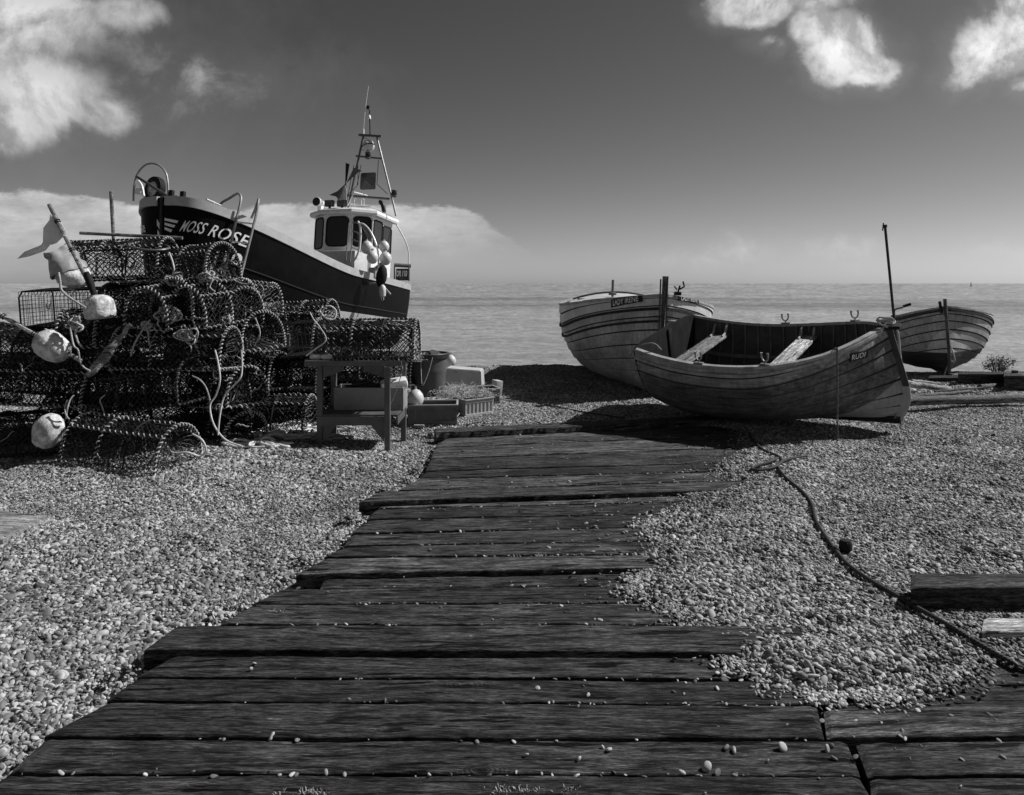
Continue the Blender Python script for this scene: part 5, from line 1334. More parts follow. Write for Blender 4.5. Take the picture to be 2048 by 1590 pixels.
# boarding ladder against the bow
def ladder():
    root = thing('ladder', 'tubular steel ladder hooked over the rail of the black fishing boat near the bow', 'ladder')
    def D(px, py):
        Y = 14.15-(py-390)/170*.45; return P(px, py, Y)
    mb = MB(); mb.tube(smooth_path([P(438, 422, 14.5), P(442, 407, 14.5), P(458, 397, 14.4), P(474, 387.5, 14.25), P(480, 390, 14.2), P(482, 398, 14.15), D(479, 415), D(474, 434), D(457, 507), D(446, 560)], 5), .024, 8); mb.build('side_rail', M['steel'], root)
    mb = MB(); mb.tube(smooth_path([P(500, 443, 14.5), P(508, 424, 14.4), P(515, 405, 14.25), P(517, 398, 14.2), D(516, 408), D(510, 439), D(481, 555), D(470, 600)], 5), .024, 8); mb.build('side_rail', M['steel'], root)
    for a, b_ in (((474, 444), (508, 448)), ((465, 483), (499, 487)), ((457, 521), (489, 524)), ((449, 556), (480, 560))): mb = MB(); mb.tube([D(*a), D(*b_)], .016, 6); mb.build('rung', M['white'], root)
ladder()
# blocks that carry the keel and a prop under the bilge
for i, (x, zt) in enumerate(((7.2, 0), (4.0, 0), (1.0, 0))):
    q = MM @ Vector((x, 0, -.13)); g_ = float(gz(q.x, q.y)); hgt = q.z-g_
    mb = MB(); k = max(1, round(hgt/.2)); hh = hgt/k
    for j in range(k): mb.box((0, 0, -hgt+hh*(j+.5)), (1.2-.15*j, .3, hh-.004), .1*j, bev=.01)
    o = mb.build('keel_block', M['oldwood']); o.location = (q.x, q.y, q.z-.005); o.rotation_euler = (0, 0, R_(-17)); tag(o, ['stack of timber under the bow of the black fishing boat', 'stack of timber under the middle of the black fishing boat', 'stack of timber under the stern of the black fishing boat'][i], 'timber block')

# ------------------------------------------------------------------ lobster pots
def strand(mb, a, b_, r_):
    """three-sided twine between two points"""
    d = b_-a
    if d.length < 1e-5: return
    d = d.normalized(); u = d.orthogonal().normalized(); v = d.cross(u)
    k = [u*r_, (u*-.5+v*.866)*r_, (u*-.5-v*.866)*r_]
    mb.add([a+q for q in k]+[b_+q for q in k], [(0, 1, 4, 3), (1, 2, 5, 4), (2, 0, 3, 5)])
def coil(mb, pts, rad, pitch, r_, seg=5, rnd=None, gaps=0.0):
    """rope wound round a bar that runs through pts"""
    L_ = [0.0]
    for i in range(1, len(pts)): L_.append(L_[-1]+(pts[i]-pts[i-1]).length)
    n = max(6, int(L_[-1]/pitch*7)); out = []; ph = rnd.uniform(0, 6) if rnd else 0
    for k in range(n+1):
        s_ = L_[-1]*k/n; i = 1
        while i < len(pts)-1 and L_[i] < s_: i += 1
        t = (s_-L_[i-1])/max(1e-9, L_[i]-L_[i-1]); c = pts[i-1].lerp(pts[i], t); d = (pts[i]-pts[i-1]).normalized()
        u = d.orthogonal().normalized(); v = d.cross(u)
        # keep the frame steady
        ref = Vector((.3, .5, .81)); u = (ref-d*ref.dot(d)).normalized(); v = d.cross(u)
        a = 2*math.pi*s_/pitch+ph+(mnoise.noise(c*9)*.9 if rnd else 0); rr_ = rad*(1+.25*mnoise.noise(c*31))
        out.append(c+u*rr_*math.cos(a)+v*rr_*math.sin(a))
    mb.tube(out, r_, seg)
def arch(W, Hh, x, n=16, drop=.0, fl=.10, ro=None):
    """D-shaped hoop in the plane x: upright sides then a round top"""
    pts = []
    for k in range(n+1):
        a = math.pi*k/n; y = W/2*math.cos(a); z = fl*Hh+(1-fl)*Hh*math.sin(a)**.8
        pts.append(Vector((x, y, z)))
    return [Vector((x, W/2, 0))]+pts+[Vector((x, -W/2, 0))]
def arch_at(W, Hh, x, s_, fl=.10):
    pts = arch(W, Hh, x, 24, fl=fl); k = s_*(len(pts)-1); i = min(int(k), len(pts)-2); return pts[i].lerp(pts[i+1], k-i)
def make_pot(kind, L_, W, Hh, bind, seed, cell=.045, net='netdark', wrap=True, lab='', tw=.0032):
    r = random.Random(seed); root = thing('lobster_pot', lab, 'lobster pot')
    fr = MB(); hoops = [-L_/2, -L_*.12, L_*.18, L_/2] if kind == 'arch' else [-L_/2, L_/2]
    hoops = [-L_/2, 0.0+r.uniform(-.05, .05), L_/2] if kind == 'arch' and L_ < .8 else hoops
    if kind == 'arch':
        hp = [arch(W, Hh, x) for x in hoops]
        bars = [[Vector((-L_/2, y, z)), Vector((L_/2, y, z))] for y, z in ((W/2, .0), (-W/2, .0))]
        for s_ in (.27, .5, .73): a = arch_at(W, Hh, -L_/2, s_); b_ = arch_at(W, Hh, L_/2, s_); bars.append([a, a.lerp(b_, .5)-Vector((0, 0, r.uniform(0, .012))), b_])
        cross = [[Vector((x, -W/2, 0)), Vector((x, W/2, 0))] for x in hoops]
    else:
        hp = [[Vector((x, W/2, 0)), Vector((x, W/2, Hh*.85)), Vector((x, W/2-.05, Hh)), Vector((x, -W/2+.05, Hh)), Vector((x, -W/2, Hh*.85)), Vector((x, -W/2, 0))] for x in hoops]
        bars = [[Vector((-L_/2, y, z)), Vector((L_/2, y, z))] for y, z in ((W/2, 0), (-W/2, 0), (W/2-.04, Hh), (-W/2+.04, Hh))]; cross = [[Vector((x, -W/2, 0)), Vector((x, W/2, 0))] for x in hoops]
    for q in hp+bars+cross: fr.tube(q, .0085, 6)
    fo = fr.build('frame', M['frame'], root)
    if wrap:
        bi = MB()
        ends = [hp[0], hp[-1]]+([hp[1]] if len(hp) > 2 else [])
        for q in ends: coil(bi, q, .0118, r.uniform(.030, .046), .0062, 5, r)
        for q in bars[:5]:
            coil(bi, q, .0105, r.uniform(.042, .065), .0058, 5, r)
        for q in cross[:1]+cross[-1:]: coil(bi, q, .014, .06, .007, 4, r)
        bi.build('rope_binding', M[bind], root, sharp=80)
    nt_ = MB()
    def jit(v, k=.005): return v+Vector((r.gauss(0, k), r.gauss(0, k), r.gauss(0, k)))
    if kind == 'arch':
        per = 2*Hh+W*1.1; na = max(10, int(per/cell)); nb = max(8, int(L_/cell))
        P_ = [[jit(arch_at(W*.985, Hh*.985, -L_/2+L_*j/nb, i/na)-Vector((0, 0, .02*math.sin(math.pi*i/na)*abs(math.sin(math.pi*j/nb*(len(hoops)-1)))))) for j in range(nb+1)] for i in range(na+1)]
        for i in range(na):
            for j in range(nb+1):
                if (i+j) % 2 == 0:
                    if j < nb: strand(nt_, P_[i][j], P_[i+1][j+1], tw)
                    if j > 0: strand(nt_, P_[i][j], P_[i+1][j-1], tw)
        for x, sg in ((-L_/2, 1), (L_/2, -1)):      # end panels: netting drawn into a soft funnel
            c = Vector((x+sg*.10, 0, Hh*.45)); ne = 26; rims = [arch_at(W, Hh, x, k/ne) for k in range(ne+1)]+[Vector((x, -W/2+W*k/9, 0)) for k in range(1, 9)]
            m = len(rims); levels = 5
            pr = [[jit(q.lerp(c+(q-c).normalized()*.055, l/levels), .004) for q in rims] for l in range(levels+1)]
            for l in range(levels):
                for k in range(m):
                    if (k+l) % 2 == 0: strand(nt_, pr[l][k], pr[l+1][(k+1) % m], tw*.9); strand(nt_, pr[l][k], pr[l+1][(k-1) % m], tw*.9)
        fu = MB()     # inner funnels and parlour wall
        for x in (hoops[1], ):
            c = Vector((x, 0, Hh*.45))
            for k in range(30):
                q = arch_at(W*.95, Hh*.95, x, k/29); strand(fu, q, c+Vector((.12, 0, 0))+(q-c).normalized()*.06, .003)
            for l in (.3, .6): pts = [arch_at(W*.95*(1-l*.75), Hh*.95, x+.12*l, k/16)*1.0 for k in range(17)]; fu.tube([Vector((q.x, q.y, Hh*.45+(q.z-Hh*.45)*(1-l*.75))) for q in pts], .003, 3)
        for sg in (-1, 1):
            c = Vector((L_*.05, sg*W*.12, Hh*.42)); a0 = [Vector((L_*.05+.11*math.cos(a), sg*W*.47, Hh*.5+.11*math.sin(a))) for a in np.linspace(0, 6.28, 17)[:-1]]; a1 = [Vector((L_*.05+.055*math.cos(a), sg*W*.16, Hh*.42+.055*math.sin(a))) for a in np.linspace(0, 6.28, 17)[:-1]]
            for k in range(16): strand(fu, a0[k], a1[k], .003); strand(fu, a0[k].lerp(a1[k], .5), a0[(k+1) % 16].lerp(a1[(k+1) % 16], .5), .003)
            fu.tube(a1, .007, 5, closed=True)
        fu.build('funnel', M['netdark'], root, smooth=False)
    else:
        g = cell
        def plane(o_, u, v, nu, nv):
            for i in range(nu+1): nt_.tube([o_+u*(i/nu), o_+u*(i/nu)+v], .0024, 4, caps=False)
            for j in range(nv+1): nt_.tube([o_+v*(j/nv), o_+v*(j/nv)+u], .0024, 4, caps=False)
        X0 = Vector((-L_/2, 0, 0)); UX = Vector((L_, 0, 0))
        for sg in (-1, 1): plane(Vector((-L_/2, sg*W/2, 0)), UX, Vector((0, 0, Hh*.86)), int(L_/g), int(Hh/g)); plane(Vector((-L_/2, sg*W/2, Hh*.86)), UX, Vector((0, -sg*.05, Hh*.14)), int(L_/g), 1)
        plane(Vector((-L_/2, -W/2+.05, Hh)), UX, Vector((0, W-.1, 0)), int(L_/g), int(W/g)); plane(Vector((-L_/2, -W/2, 0.005)), UX, Vector((0, W, 0)), int(L_/g), int(W/g))
        for x in (-L_/2, L_*.1, L_/2): plane(Vector((x, -W/2, 0)), Vector((0, W, 0)), Vector((0, 0, Hh)), int(W/g), int(Hh/g))
    nt_.build('netting', M[net], root, smooth=False)
    mt = MB()         # rubber floor mat and bait bands
    mt.grid(lambda a, b_: Vector((-L_/2+.02+(L_-.04)*a, -W/2+.02+(W-.04)*b_, .014+.004*math.sin(a*40)*math.sin(b_*25))), 20, 8); mt.build('floor_mat', M['rubber'], root)
    return root
PT = [make_pot('arch', 1.06, .52, .40, 'bind', 1, cell=.030, tw=.0040), make_pot('arch', .98, .50, .40, 'binddark', 2, cell=.027, tw=.0042), make_pot('arch', .74, .46, .38, 'bind', 3, cell=.028, tw=.0040),
      make_pot('arch', 1.0, .52, .40, 'binddark', 4, cell=.025, tw=.0042), make_pot('box', .86, .48, .36, 'bind', 5, cell=.042, net='wire', wrap=False), make_pot('arch', .70, .46, .38, 'bind', 6, cell=.026, tw=.0040), make_pot('arch', 1.02, .44, .40, 'bind', 7, cell=.028, net='netdark', tw=.0046)]
used_ = set()
# (proto, px centre, Y, base z, yaw deg, roll deg, label)
LV = [-.02, .385, .79, 1.19, 1.60]
pots = [
 (0, 265, 6.62, LV[0], 8, 0, 'front pot at ground level with pale rope knots, a hoop end facing right'),
 (1, 30, 7.05, LV[0], -4, 0, 'dark pot at ground level, cut by the left edge of the photo'),
 (1, 300, 7.15, LV[1], 2, 0, 'second-layer pot straight above the front one, almost black inside'),
 (0, 92, 7.2, LV[1], -5, 0, 'second-layer pot behind the leaning battered buoys at left'),
 (0, 358, 7.25, LV[2], 4, 0, 'middle-layer pot with two long rows of bead-like binding'),
 (1, 150, 7.4, LV[2], -3, 0, 'middle-layer pot under the plank of split driftwood'),
 (4, 150, 7.62, LV[3], 2, 0, 'box-shaped square wire mesh pot with the sea showing through, upper left'),
 (2, 215, 7.35, LV[2]+.16, -14, 0, 'small pot whose hooped end arches just above the driftwood plank'),
 (6, 245, 7.72, LV[4]-.02, 3, 0, 'top pot at left under the two crossed poles'),
 (6, 300, 7.7, LV[3], 0, 0, 'fourth-layer pot below the top left one, thick dark net'),
 (2, 396, 7.6, LV[4]-.02, 22, 3, 'top pot at right with its end tilted towards the ladder'),
 (5, 440, 7.65, LV[3]+.0, 24, 0, 'fourth-layer pot below the tilted top right one'),
 (2, 345, 7.35, LV[3]-.03, 78, 0, 'small pot end-on above the beaded row, left of a coil of rope'),
 (5, 385, 7.40, LV[3]-.03, 84, 0, 'small pot end-on above the beaded row, right of a coil of rope'),
 (2, 432, 7.45, LV[3]-.03, 72, 0, 'small end-on pot near the right shoulder of the heap'),
 (5, 478, 7.75, LV[3]+.02, 60, 0, 'pot with a round end poking out on the right shoulder of the heap'),
 (2, 495, 7.9, LV[2]+.10, 40, 0, 'pot below the right shoulder, loose twine across its hoop'),
 (1, 440, 7.95, LV[2], 10, 0, 'pot half hidden behind the beaded pot'),
 (5, 452, 7.5, LV[1]+.02, 35, 0, 'pot turned towards the viewer below the beaded pot'),
 (2, 462, 7.75, LV[0], 50, 0, 'pot at ground level between the front pot and the tangle of rope'),
 (0, 520, 8.1, LV[0]+.02, -6, 0, 'ground-level pot behind the tangle of rope, pale hoop at its right end'),
 (3, 560, 8.6, LV[1]+.02, 4, 0, 'dark second-layer pot left of the table'),
 (4, 575, 8.55, LV[2]-.02, 2, 0, 'wire mesh pot with a small square hatch behind the table pot'),
 (5, 610, 8.9, LV[2]+.24, 12, 0, 'rounded dark pot behind the left end of the pot on the table'),
 (1, 690, 9.3, LV[1]-.25, -8, 0, 'pot lying behind the table legs'),
 (3, 600, 9.2, LV[0], 5, 0, 'dark pot at the back behind the table'),
 (6, 735, 7.72, .835, 2, 0, 'pot standing alone on the grey table, thick diamond netting'),
 (3, 50, 7.9, LV[1], 4, 0, 'pot in the back row at left, second layer'),
 (1, 60, 8.0, LV[2]-.05, -6, 0, 'pot in the back row behind the leaning buoy'),
 (3, 260, 8.3, LV[2], 3, 0, 'back-row pot in the middle layer'), (1, 330, 8.3, LV[3], -5, 0, 'back-row pot in the fourth layer'), (3, 180, 7.9, LV[0], 0, 0, 'back-row pot at ground level on the left'), (1, 370, 7.8, LV[0], 5, 0, 'back-row pot at ground level in the middle'),
 (3, 390, 7.9, LV[1], -4, 0, 'back-row pot in the second layer, right of centre'), (1, 240, 7.9, LV[1], 4, 0, 'back-row pot in the second layer, left of centre'), (6, 480, 8.4, LV[1], 6, 0, 'back-row pot in the second layer, far right'),
 (3, 480, 8.6, LV[0], 0, 0, 'back-row pot at ground level, far right'), (5, -60, 7.6, LV[1], 0, 0, 'pot just cut by the left edge, second layer'),
 (3, 700, 8.85, LV[0], 0, 0, 'dark pot on the ground seen between the table legs'), (1, 650, 9.0, LV[1], -6, 0, 'dark pot stacked behind the table, under the table top'), (3, 745, 9.0, LV[1]-.02, 4, 0, 'dark pot stacked behind the table at its right end'),
]
for i, (k, px, Y, z, yaw, roll, lab) in enumerate(pots):
    if k not in used_: o = PT[k]; used_.add(k)
    else: o = copy_tree(PT[k])
    g_ = float(gz((px-1024)/FPX*Y, Y))
    zz = z+(g_ if z < .3 else 0) if z < .05 else z
    o.location = ((px-1024)/FPX*Y, Y, zz); q_ = random.Random(i+40); jj = 0 if z > 2 or i == 26 else 1; o.rotation_euler = (R_(roll+jj*q_.uniform(-12, 6)), R_(jj*q_.uniform(-8, 8)*(.3 if i in (0, 3, 4, 8, 26) else 1)), R_((-yaw if abs(yaw) < 60 else yaw)+jj*q_.uniform(-13, 3)))
    o.location.y += jj*q_.uniform(-.07, .07); o.location.z += (.02+q_.uniform(-.05, .06))*jj*(z > .1)
    tag(o, lab, 'lobster pot', 'lobster pots piled on the beach')
# the frame hatch on the wire pot
mb = MB(); q = P(563, 681, 8.29)
for a, b_ in (((-.09, -.07), (.09, -.07)), ((.09, -.07), (.09, .07)), ((.09, .07), (-.09, .07)), ((-.09, .07), (-.09, -.07)), ((-.05, -.04), (.05, -.04)), ((.05, -.04), (.05, .04)), ((.05, .04), (-.05, .04)), ((-.05, .04), (-.05, -.04))): mb.tube([q+Vector((a[0], 0, a[1])), q+Vector((b_[0], 0, b_[1]))], .007, 5)
tag(mb.build('escape_hatch', M['buoy']), 'small pale square hatch fixed to the wire mesh pot left of the table', 'hatch')

# battered floats on canes
def bumpy_float(name, lab, c, axis, prof, seed, mat='foam', cane=None, cat='buoy'):
    root = thing(name, lab, cat, c); z = Vector(axis).normalized(); q = z.to_track_quat('Z', 'Y'); root.rotation_euler = q.to_euler()
    mb = MB(); mb.lathe(prof, 28); vs = []
    for v in mb.v:
        v = Vector(v); nn_ = mnoise.noise(v*9+Vector((seed, 0, 0)))*.012+mnoise.noise(v*28+Vector((seed, 3, 0)))*.006
        if mnoise.noise(v*16+Vector((seed, 9, 4))) > .32: nn_ -= .010
        d = Vector((v.x, v.y, 0)); vs.append(v+d.normalized()*nn_ if d.length > .01 else v)
    mb.v = [tuple(v) for v in vs]; mb.build('float', M[mat], root, sharp=80)
    if cane:
        mb = MB(); mb.tube([(0, 0, cane[0]), (0.004, 0, (cane[0]+cane[1])/2), (0, 0, cane[1])], cane[2], 8); mb.build('cane', M['greywood'], root)
    return root, q
def bell(r_, h_, flat=False):
    return [(.012, -h_/2), (r_*.75, -h_/2+.002), (r_*.96, -h_*.42), (r_, -h_*.2), (r_, h_*.1), (r_*.93, h_*.27), (r_*.72, h_*.42), (r_*.4, h_*.49), (.012, h_/2)] if flat else [(.012, -h_/2), (r_*.5, -h_*.46), (r_*.8, -h_*.36), (r_*.97, -h_*.15), (r_, h_*.05), (r_*.95, h_*.2), (r_*.78, h_*.36), (r_*.45, h_*.47), (.012, h_/2)]
Yb = 6.95
bumpy_float('float_buoy', 'white flat-bottomed foam buoy sitting upright on the hooped pot', P(198, 614, 7.05), (-.1, 0, 1), bell(.132, .23, True), 1)
r1, q1 = bumpy_float('float_buoy', 'egg-shaped pitted foam buoy on a slanting pole at the far left', P(104, 692, 6.8), (-.80, 0, .52), bell(.128, .34), 2)
r2, q2 = bumpy_float('float_buoy', 'crumbling foam buoy hanging low beside the front pot', P(97, 862, 6.62), (.35, -.1, .85), bell(.125, .31), 3)
r3, q3 = bumpy_float('float_buoy', 'foam buoy half covered by torn plastic at the top left of the heap', P(146, 551, 7.35), (.3, -.2, .9), bell(.16, .22), 4)
# torn sack over it
mb = MB()
def sack(a, b_):
    an = a*2*math.pi; rr_ = .165*(1-.35*b_)+.03*math.sin(an*3)*b_; zz = -.01+.26*b_+.03*math.sin(an*2+1)*b_
    q = Vector((rr_*math.cos(an)-.06*b_*b_, rr_*math.sin(an), zz)); return q+Vector((1, 1, 1))*.02*mnoise.noise(q*14)
mb.grid(sack, 30, 10); o = mb.build('torn_sack', plain('torn_clear_plastic', .28, .5, .4, 9.)); o.location = P(138, 545, 7.35); o.rotation_euler = (0, -.35, 0); tag(o, 'torn grey plastic sack caught over the upper left buoy', 'sack')
mb = MB(); q = P(118, 535, 7.3)
for k in range(5):
    a = q+Vector((-.03*k, 0, .01*k)); mb.add([a, a+Vector((-.09, .01, -.02+.02*k)), a+Vector((-.07, .0, .05)), a+Vector((-.01, .0, .05))], [(0, 1, 2, 3)])
# marker pole with pale torn flag
def dan(name, lab, p0, p1, r0, flagpts, Yf, folds=True):
    root = thing(name, lab, 'marker pole'); mb = MB(); a, b_ = Vector(p0), Vector(p1); n = 10
    mb.tube([a.lerp(b_, i/n) for i in range(n+1)], lambda t: r0*(1+.10*math.sin(t*31)), 8); mb.build('pole', M['greywood'], root)
    if flagpts:
        for fp in flagpts:
            mb = MB(); m = len(fp); vs = [P(x, y, Yf)+Vector((0, .05*math.sin(x*.09+y*.05), 0)) for x, y in fp]; cen = sum(vs, Vector())/m+Vector((0, .03, 0)); vs2 = [v+Vector((0, .004, 0)) for v in vs]
            mb.add(vs+[cen]+vs2+[cen+Vector((0, .004, 0))], [(j, (j+1) % m, m) for j in range(m)]+[(m+1+(j+1) % m, m+1+j, 2*m+1) for j in range(m)]+[(j, m+1+j, m+1+(j+1) % m, (j+1) % m) for j in range(m)]); mb.build('flag', M['flag'], root)
    mb = MB()
    for t in (.18, .2, .50, .52, .93): c = b_.lerp(a, t); u = (a-b_).normalized(); s1 = u.orthogonal().normalized(); s2 = u.cross(s1); mb.tube([c+(s1*math.cos(x)+s2*math.sin(x))*(r0+.004) for x in np.linspace(0, 6.28, 11)[:-1]], .005, 5, closed=True)
    mb.build('lashing', M['black'], root)
    return root
dan('marker_pole', 'bamboo marker pole with a torn pale flag leaning over the left of the heap', P(188, 588, 7.0), P(98, 409, 7.1), .019, [[(104, 428), (101, 440), (90, 456), (84, 482), (96, 489), (112, 486), (133, 472), (124, 455), (113, 438)], [(98, 484), (86, 480), (80, 490), (68, 497), (55, 504), (41, 518), (60, 513), (78, 504), (85, 500)]], 7.08)
dan('marker_pole', 'thick dark-bound pole of the slanting buoy running out at the left edge', P(163, 722, 6.8), P(-30, 612, 6.8), .020, None, 7)
mb = MB(); mb.tube(smooth_path([P(172, 545, 7.0), P(178, 560, 6.99), P(183, 575, 6.98), P(188, 588, 6.97)], 4), lambda t: .036*(1-.3*abs(2*t-1)), 9); tag(mb.build('binding_tape', M['rubber']), 'black tape bound round the foot of the bamboo marker pole', 'tape')
rope_thing('rope', [P(x, y, 6.9) for x, y in ((117, 545), (120, 562), (123, 580), (138, 594), (156, 606), (172, 616))], .011, 'rope', 'pale rope tied from the upper left buoy to the flat-bottomed one')
# crossed poles above the heap
mb = MB(); mb.tube([P(229, 510, 7.9), P(225, 440, 7.9), P(222, 383, 7.9)], .019, 8); tag(mb.build('pole', M['greywood']), 'upright pole standing out of the top of the pots against the sky', 'pole')
mb = MB(); mb.tube([P(160, 466, 7.8), P(262, 471, 7.8), P(365, 476, 7.8)], .017, 8); tag(mb.build('pole', M['greywood']), 'level pole lashed across the upright one above the pots', 'pole')
mb = MB(); mb.tube(smooth_path([P(183, 498, 7.9), P(184, 488, 7.9), P(200, 492, 7.9), P(222, 491, 7.9)], 4), .006, 5); tag(mb.build('wire', M['darksteel']), 'bent wire sticking up at the top left of the heap', 'wire')
for (px, py, Y, a, b_, tilt, lab) in ((298, 493, 7.55, .19, .15, .1, 'wide grey plastic ring lying on the top left pot'), (318, 848, 6.85, .13, .07, .1, 'dark plastic ring lying on the front pot')):
    mb = MB(); c = P(px, py, Y); mb.tube([Vector((a*math.cos(x), b_*math.sin(x), .02*math.sin(x))) for x in np.linspace(0, 6.28, 25)[:-1]], .012, 6, closed=True); o = mb.build('ring', M['bucket']); o.location = c; o.rotation_euler = (tilt, .12, 0); tag(o, lab, 'ring')
# split driftwood plank
mb = MB(); a, b_ = P(178, 752, 6.75), P(262, 648, 6.85); ax_ = (b_-a); n = 16
for (w0, off, ln, th_) in ((.040, 0, 1.0, .02), (.022, .045, .72, .014), (.016, -.04, .55, .012)):
    pts = [a+ax_*(i/n*ln)+Vector((off, -.012*math.sin(i*.9), off*.5))+Vector((.006*math.sin(i*2.1), 0, .006*math.cos(i*1.7))) for i in range(n+1)]
    mb.tube(pts, lambda t: w0*(.55+.6*math.sin(math.pi*min(1, t*1.2+.08))), 7)
tag(mb.build('driftwood', M['greywood']), 'split piece of bleached driftwood propped against the pots', 'driftwood')

# ropes: hanks, knots and hanging ends over the heap
def knot_pts(c, s_, seed, n=16, flat=.6):
    r = random.Random(seed); return [c+Vector((r.gauss(0, s_), r.gauss(0, s_*.35), r.gauss(0, s_*flat))) for _ in range(n)]
def hank(name, lab, c, s_, seed, turns=6, mat='rope', r_=.0085, tail=.2):
    r = random.Random(seed); mb = MB(); pts = []; tilt = r.uniform(-.8, .8)
    for k in range(turns):
        ra = s_*r.uniform(.55, 1.25); rb = s_*r.uniform(.25, .75); off = Vector((r.gauss(0, s_*.35), r.gauss(-.02, .015), r.gauss(0, s_*.3))); th = tilt+r.gauss(0, .5); dp = r.uniform(-.03, .02)
        for j in range(8):
            a = 2*math.pi*j/8+k*.4; u, v = ra*math.cos(a), rb*math.sin(a); pts.append(c+off+Vector((u*math.cos(th)-v*math.sin(th), dp+.02*math.sin(a*2+k), u*math.sin(th)+v*math.cos(th))))
    e = pts[-1]
    for k in range(5): pts.append(e+Vector((r.gauss(0, .02)+.01*k, -.02, -tail*(k+1)/5)))
    mb.tube(smooth_path(pts, 3), r_, 6); o = mb.build(name, M[mat], sharp=80); return tag(o, lab, 'rope', 'ropes on the heap of pots')
hs = [(340, 628, 7.05, .085, 'big pale hank of rope in the middle of the heap'), (352, 560, 7.2, .06, 'pale hank hanging below the top right pot'), (415, 555, 7.25, .05, 'knotted rope hanging beside the right shoulder pot'), (372, 668, 7.0, .07, 'loop of rope on the beaded pot'),
      (300, 655, 7.02, .05, 'frayed knot left of the big pale hank'), (452, 640, 7.3, .05, 'bundle of twine on the right flank of the heap'), (150, 648, 6.8, .05, 'knot of rope above the slanting buoy'), (475, 690, 7.5, .05, 'loose twine lying over the lower right shoulder')]
for i, (px, py, Y, s_, lab) in enumerate(hs): hank('rope_hank', lab, P(px, py, Y), s_, 10+i, 7 if i else 12, r_=.0085 if i % 2 == 0 else .007)
dr = [([(338, 505), (344, 520), (348, 538), (345, 552)], 7.3, 'rope hanging from the top right pot to the hank'), ([(405, 545), (412, 560), (416, 585), (424, 600), (440, 612)], 7.3, 'rope trailing down the right side pots'),
      ([(385, 640), (392, 655), (396, 668), (390, 690), (398, 704)], 7.0, 'rope end dangling over the beaded pot'), ([(430, 700), (436, 725), (440, 760), (432, 790), (420, 812), (428, 850), (452, 880), (485, 893)], 6.75, 'long pale rope running down the right of the front pots to the ground'),
      ([(420, 800), (412, 775), (400, 760), (385, 752)], 6.8, 'rope curving across the dark second layer pot'), ([(483, 700), (484, 740), (478, 760), (450, 790), (440, 830), (436, 870)], 6.7, 'second long rope falling from the beaded hoop to the shingle'),
      ([(246, 880), (240, 895), (232, 912), (222, 930)], 6.6, 'short rope end with a knot on the front pot'), ([(240, 893), (238, 915), (240, 932)], 6.58, 'lower tail of the knotted rope on the front pot'), ([(192, 905), (205, 925), (222, 940), (215, 948)], 6.6, 'rope end trailing on the stones below the front pot'),
      ([(140, 655), (147, 690), (156, 700), (160, 722), (168, 735), (180, 742)], 6.72, 'rope tied to the foot of the slanting buoy'), ([(135, 800), (130, 815), (132, 830), (138, 838)], 6.6, 'rope from which the crumbling buoy hangs'), ([(148, 790), (140, 800), (134, 820), (133, 836)], 6.62, 'second strand over the crumbling buoy'),
      ([(300, 640), (285, 660), (268, 690), (262, 712)], 6.95, 'pale rope crossing the beaded pot at left'), ([(620, 625), (628, 640), (640, 655), (652, 680), (628, 700), (612, 712)], 7.35, 'pale rope looping over the left end of the table pot'),
      ([(640, 640), (648, 618), (660, 612), (672, 622), (668, 638), (652, 636), (640, 622), (645, 614)], 7.42, 'loose loop of rope standing on the table pot'), ([(330, 885), (345, 905), (375, 905), (400, 912), (412, 900), (404, 880), (385, 868)], 6.5, 'rope curving round the end of the front pot'),
      ([(210, 790), (200, 800), (205, 815), (212, 840)], 6.8, 'dark rope arching above the front pot'), ([(500, 620), (512, 640), (520, 668), (508, 692)], 7.6, 'twine round the outermost hoop on the right shoulder'), ([(795, 715), (805, 735), (796, 770), (785, 800), (775, 812)], 7.5, 'thin line hanging from the table corner')]
for i, (pp, Y, lab) in enumerate(dr): rope_thing('rope', [P(x, y, Y-.02*k % .06) for k, (x, y) in enumerate(pp)], (.0085, .0065, .0075)[i % 3] if i != 18 else .005, 'ropebright' if i in (0, 3, 5, 13, 14, 15) else 'rope', lab, group='ropes on the heap of pots')
# short random frayed ends and ties all over the heap: the knots that fasten the nets
def ties():
    r = random.Random(31); mb = MB()
    for k in range(110):
        px = r.uniform(20, 520); py = r.uniform(500, 900)
        if py < 560+max(0, (150-px))*.8 or (px > 430 and py < 560): continue
        Y = 6.78+(930-py)/450*.75+r.uniform(-.04, .05)+(max(0, px-440)*.006); c = P(px, py, Y)
        n = r.randint(4, 9); pts = [c]
        d = Vector((r.gauss(0, 1), 0, r.gauss(-.3, 1))).normalized()
        for j in range(n): d = (d+Vector((r.gauss(0, .8), r.gauss(0, .25), r.gauss(-.1, .8)))).normalized(); pts.append(pts[-1]+d*r.uniform(.012, .03))
        mb.tube(smooth_path(pts, 2), r.uniform(.004, .008), 5)
    tag(mb.build('twine_ends', M['rope'], sharp=80), 'frayed twine ends and knots all over the pots', 'twine', kind='stuff')
ties()
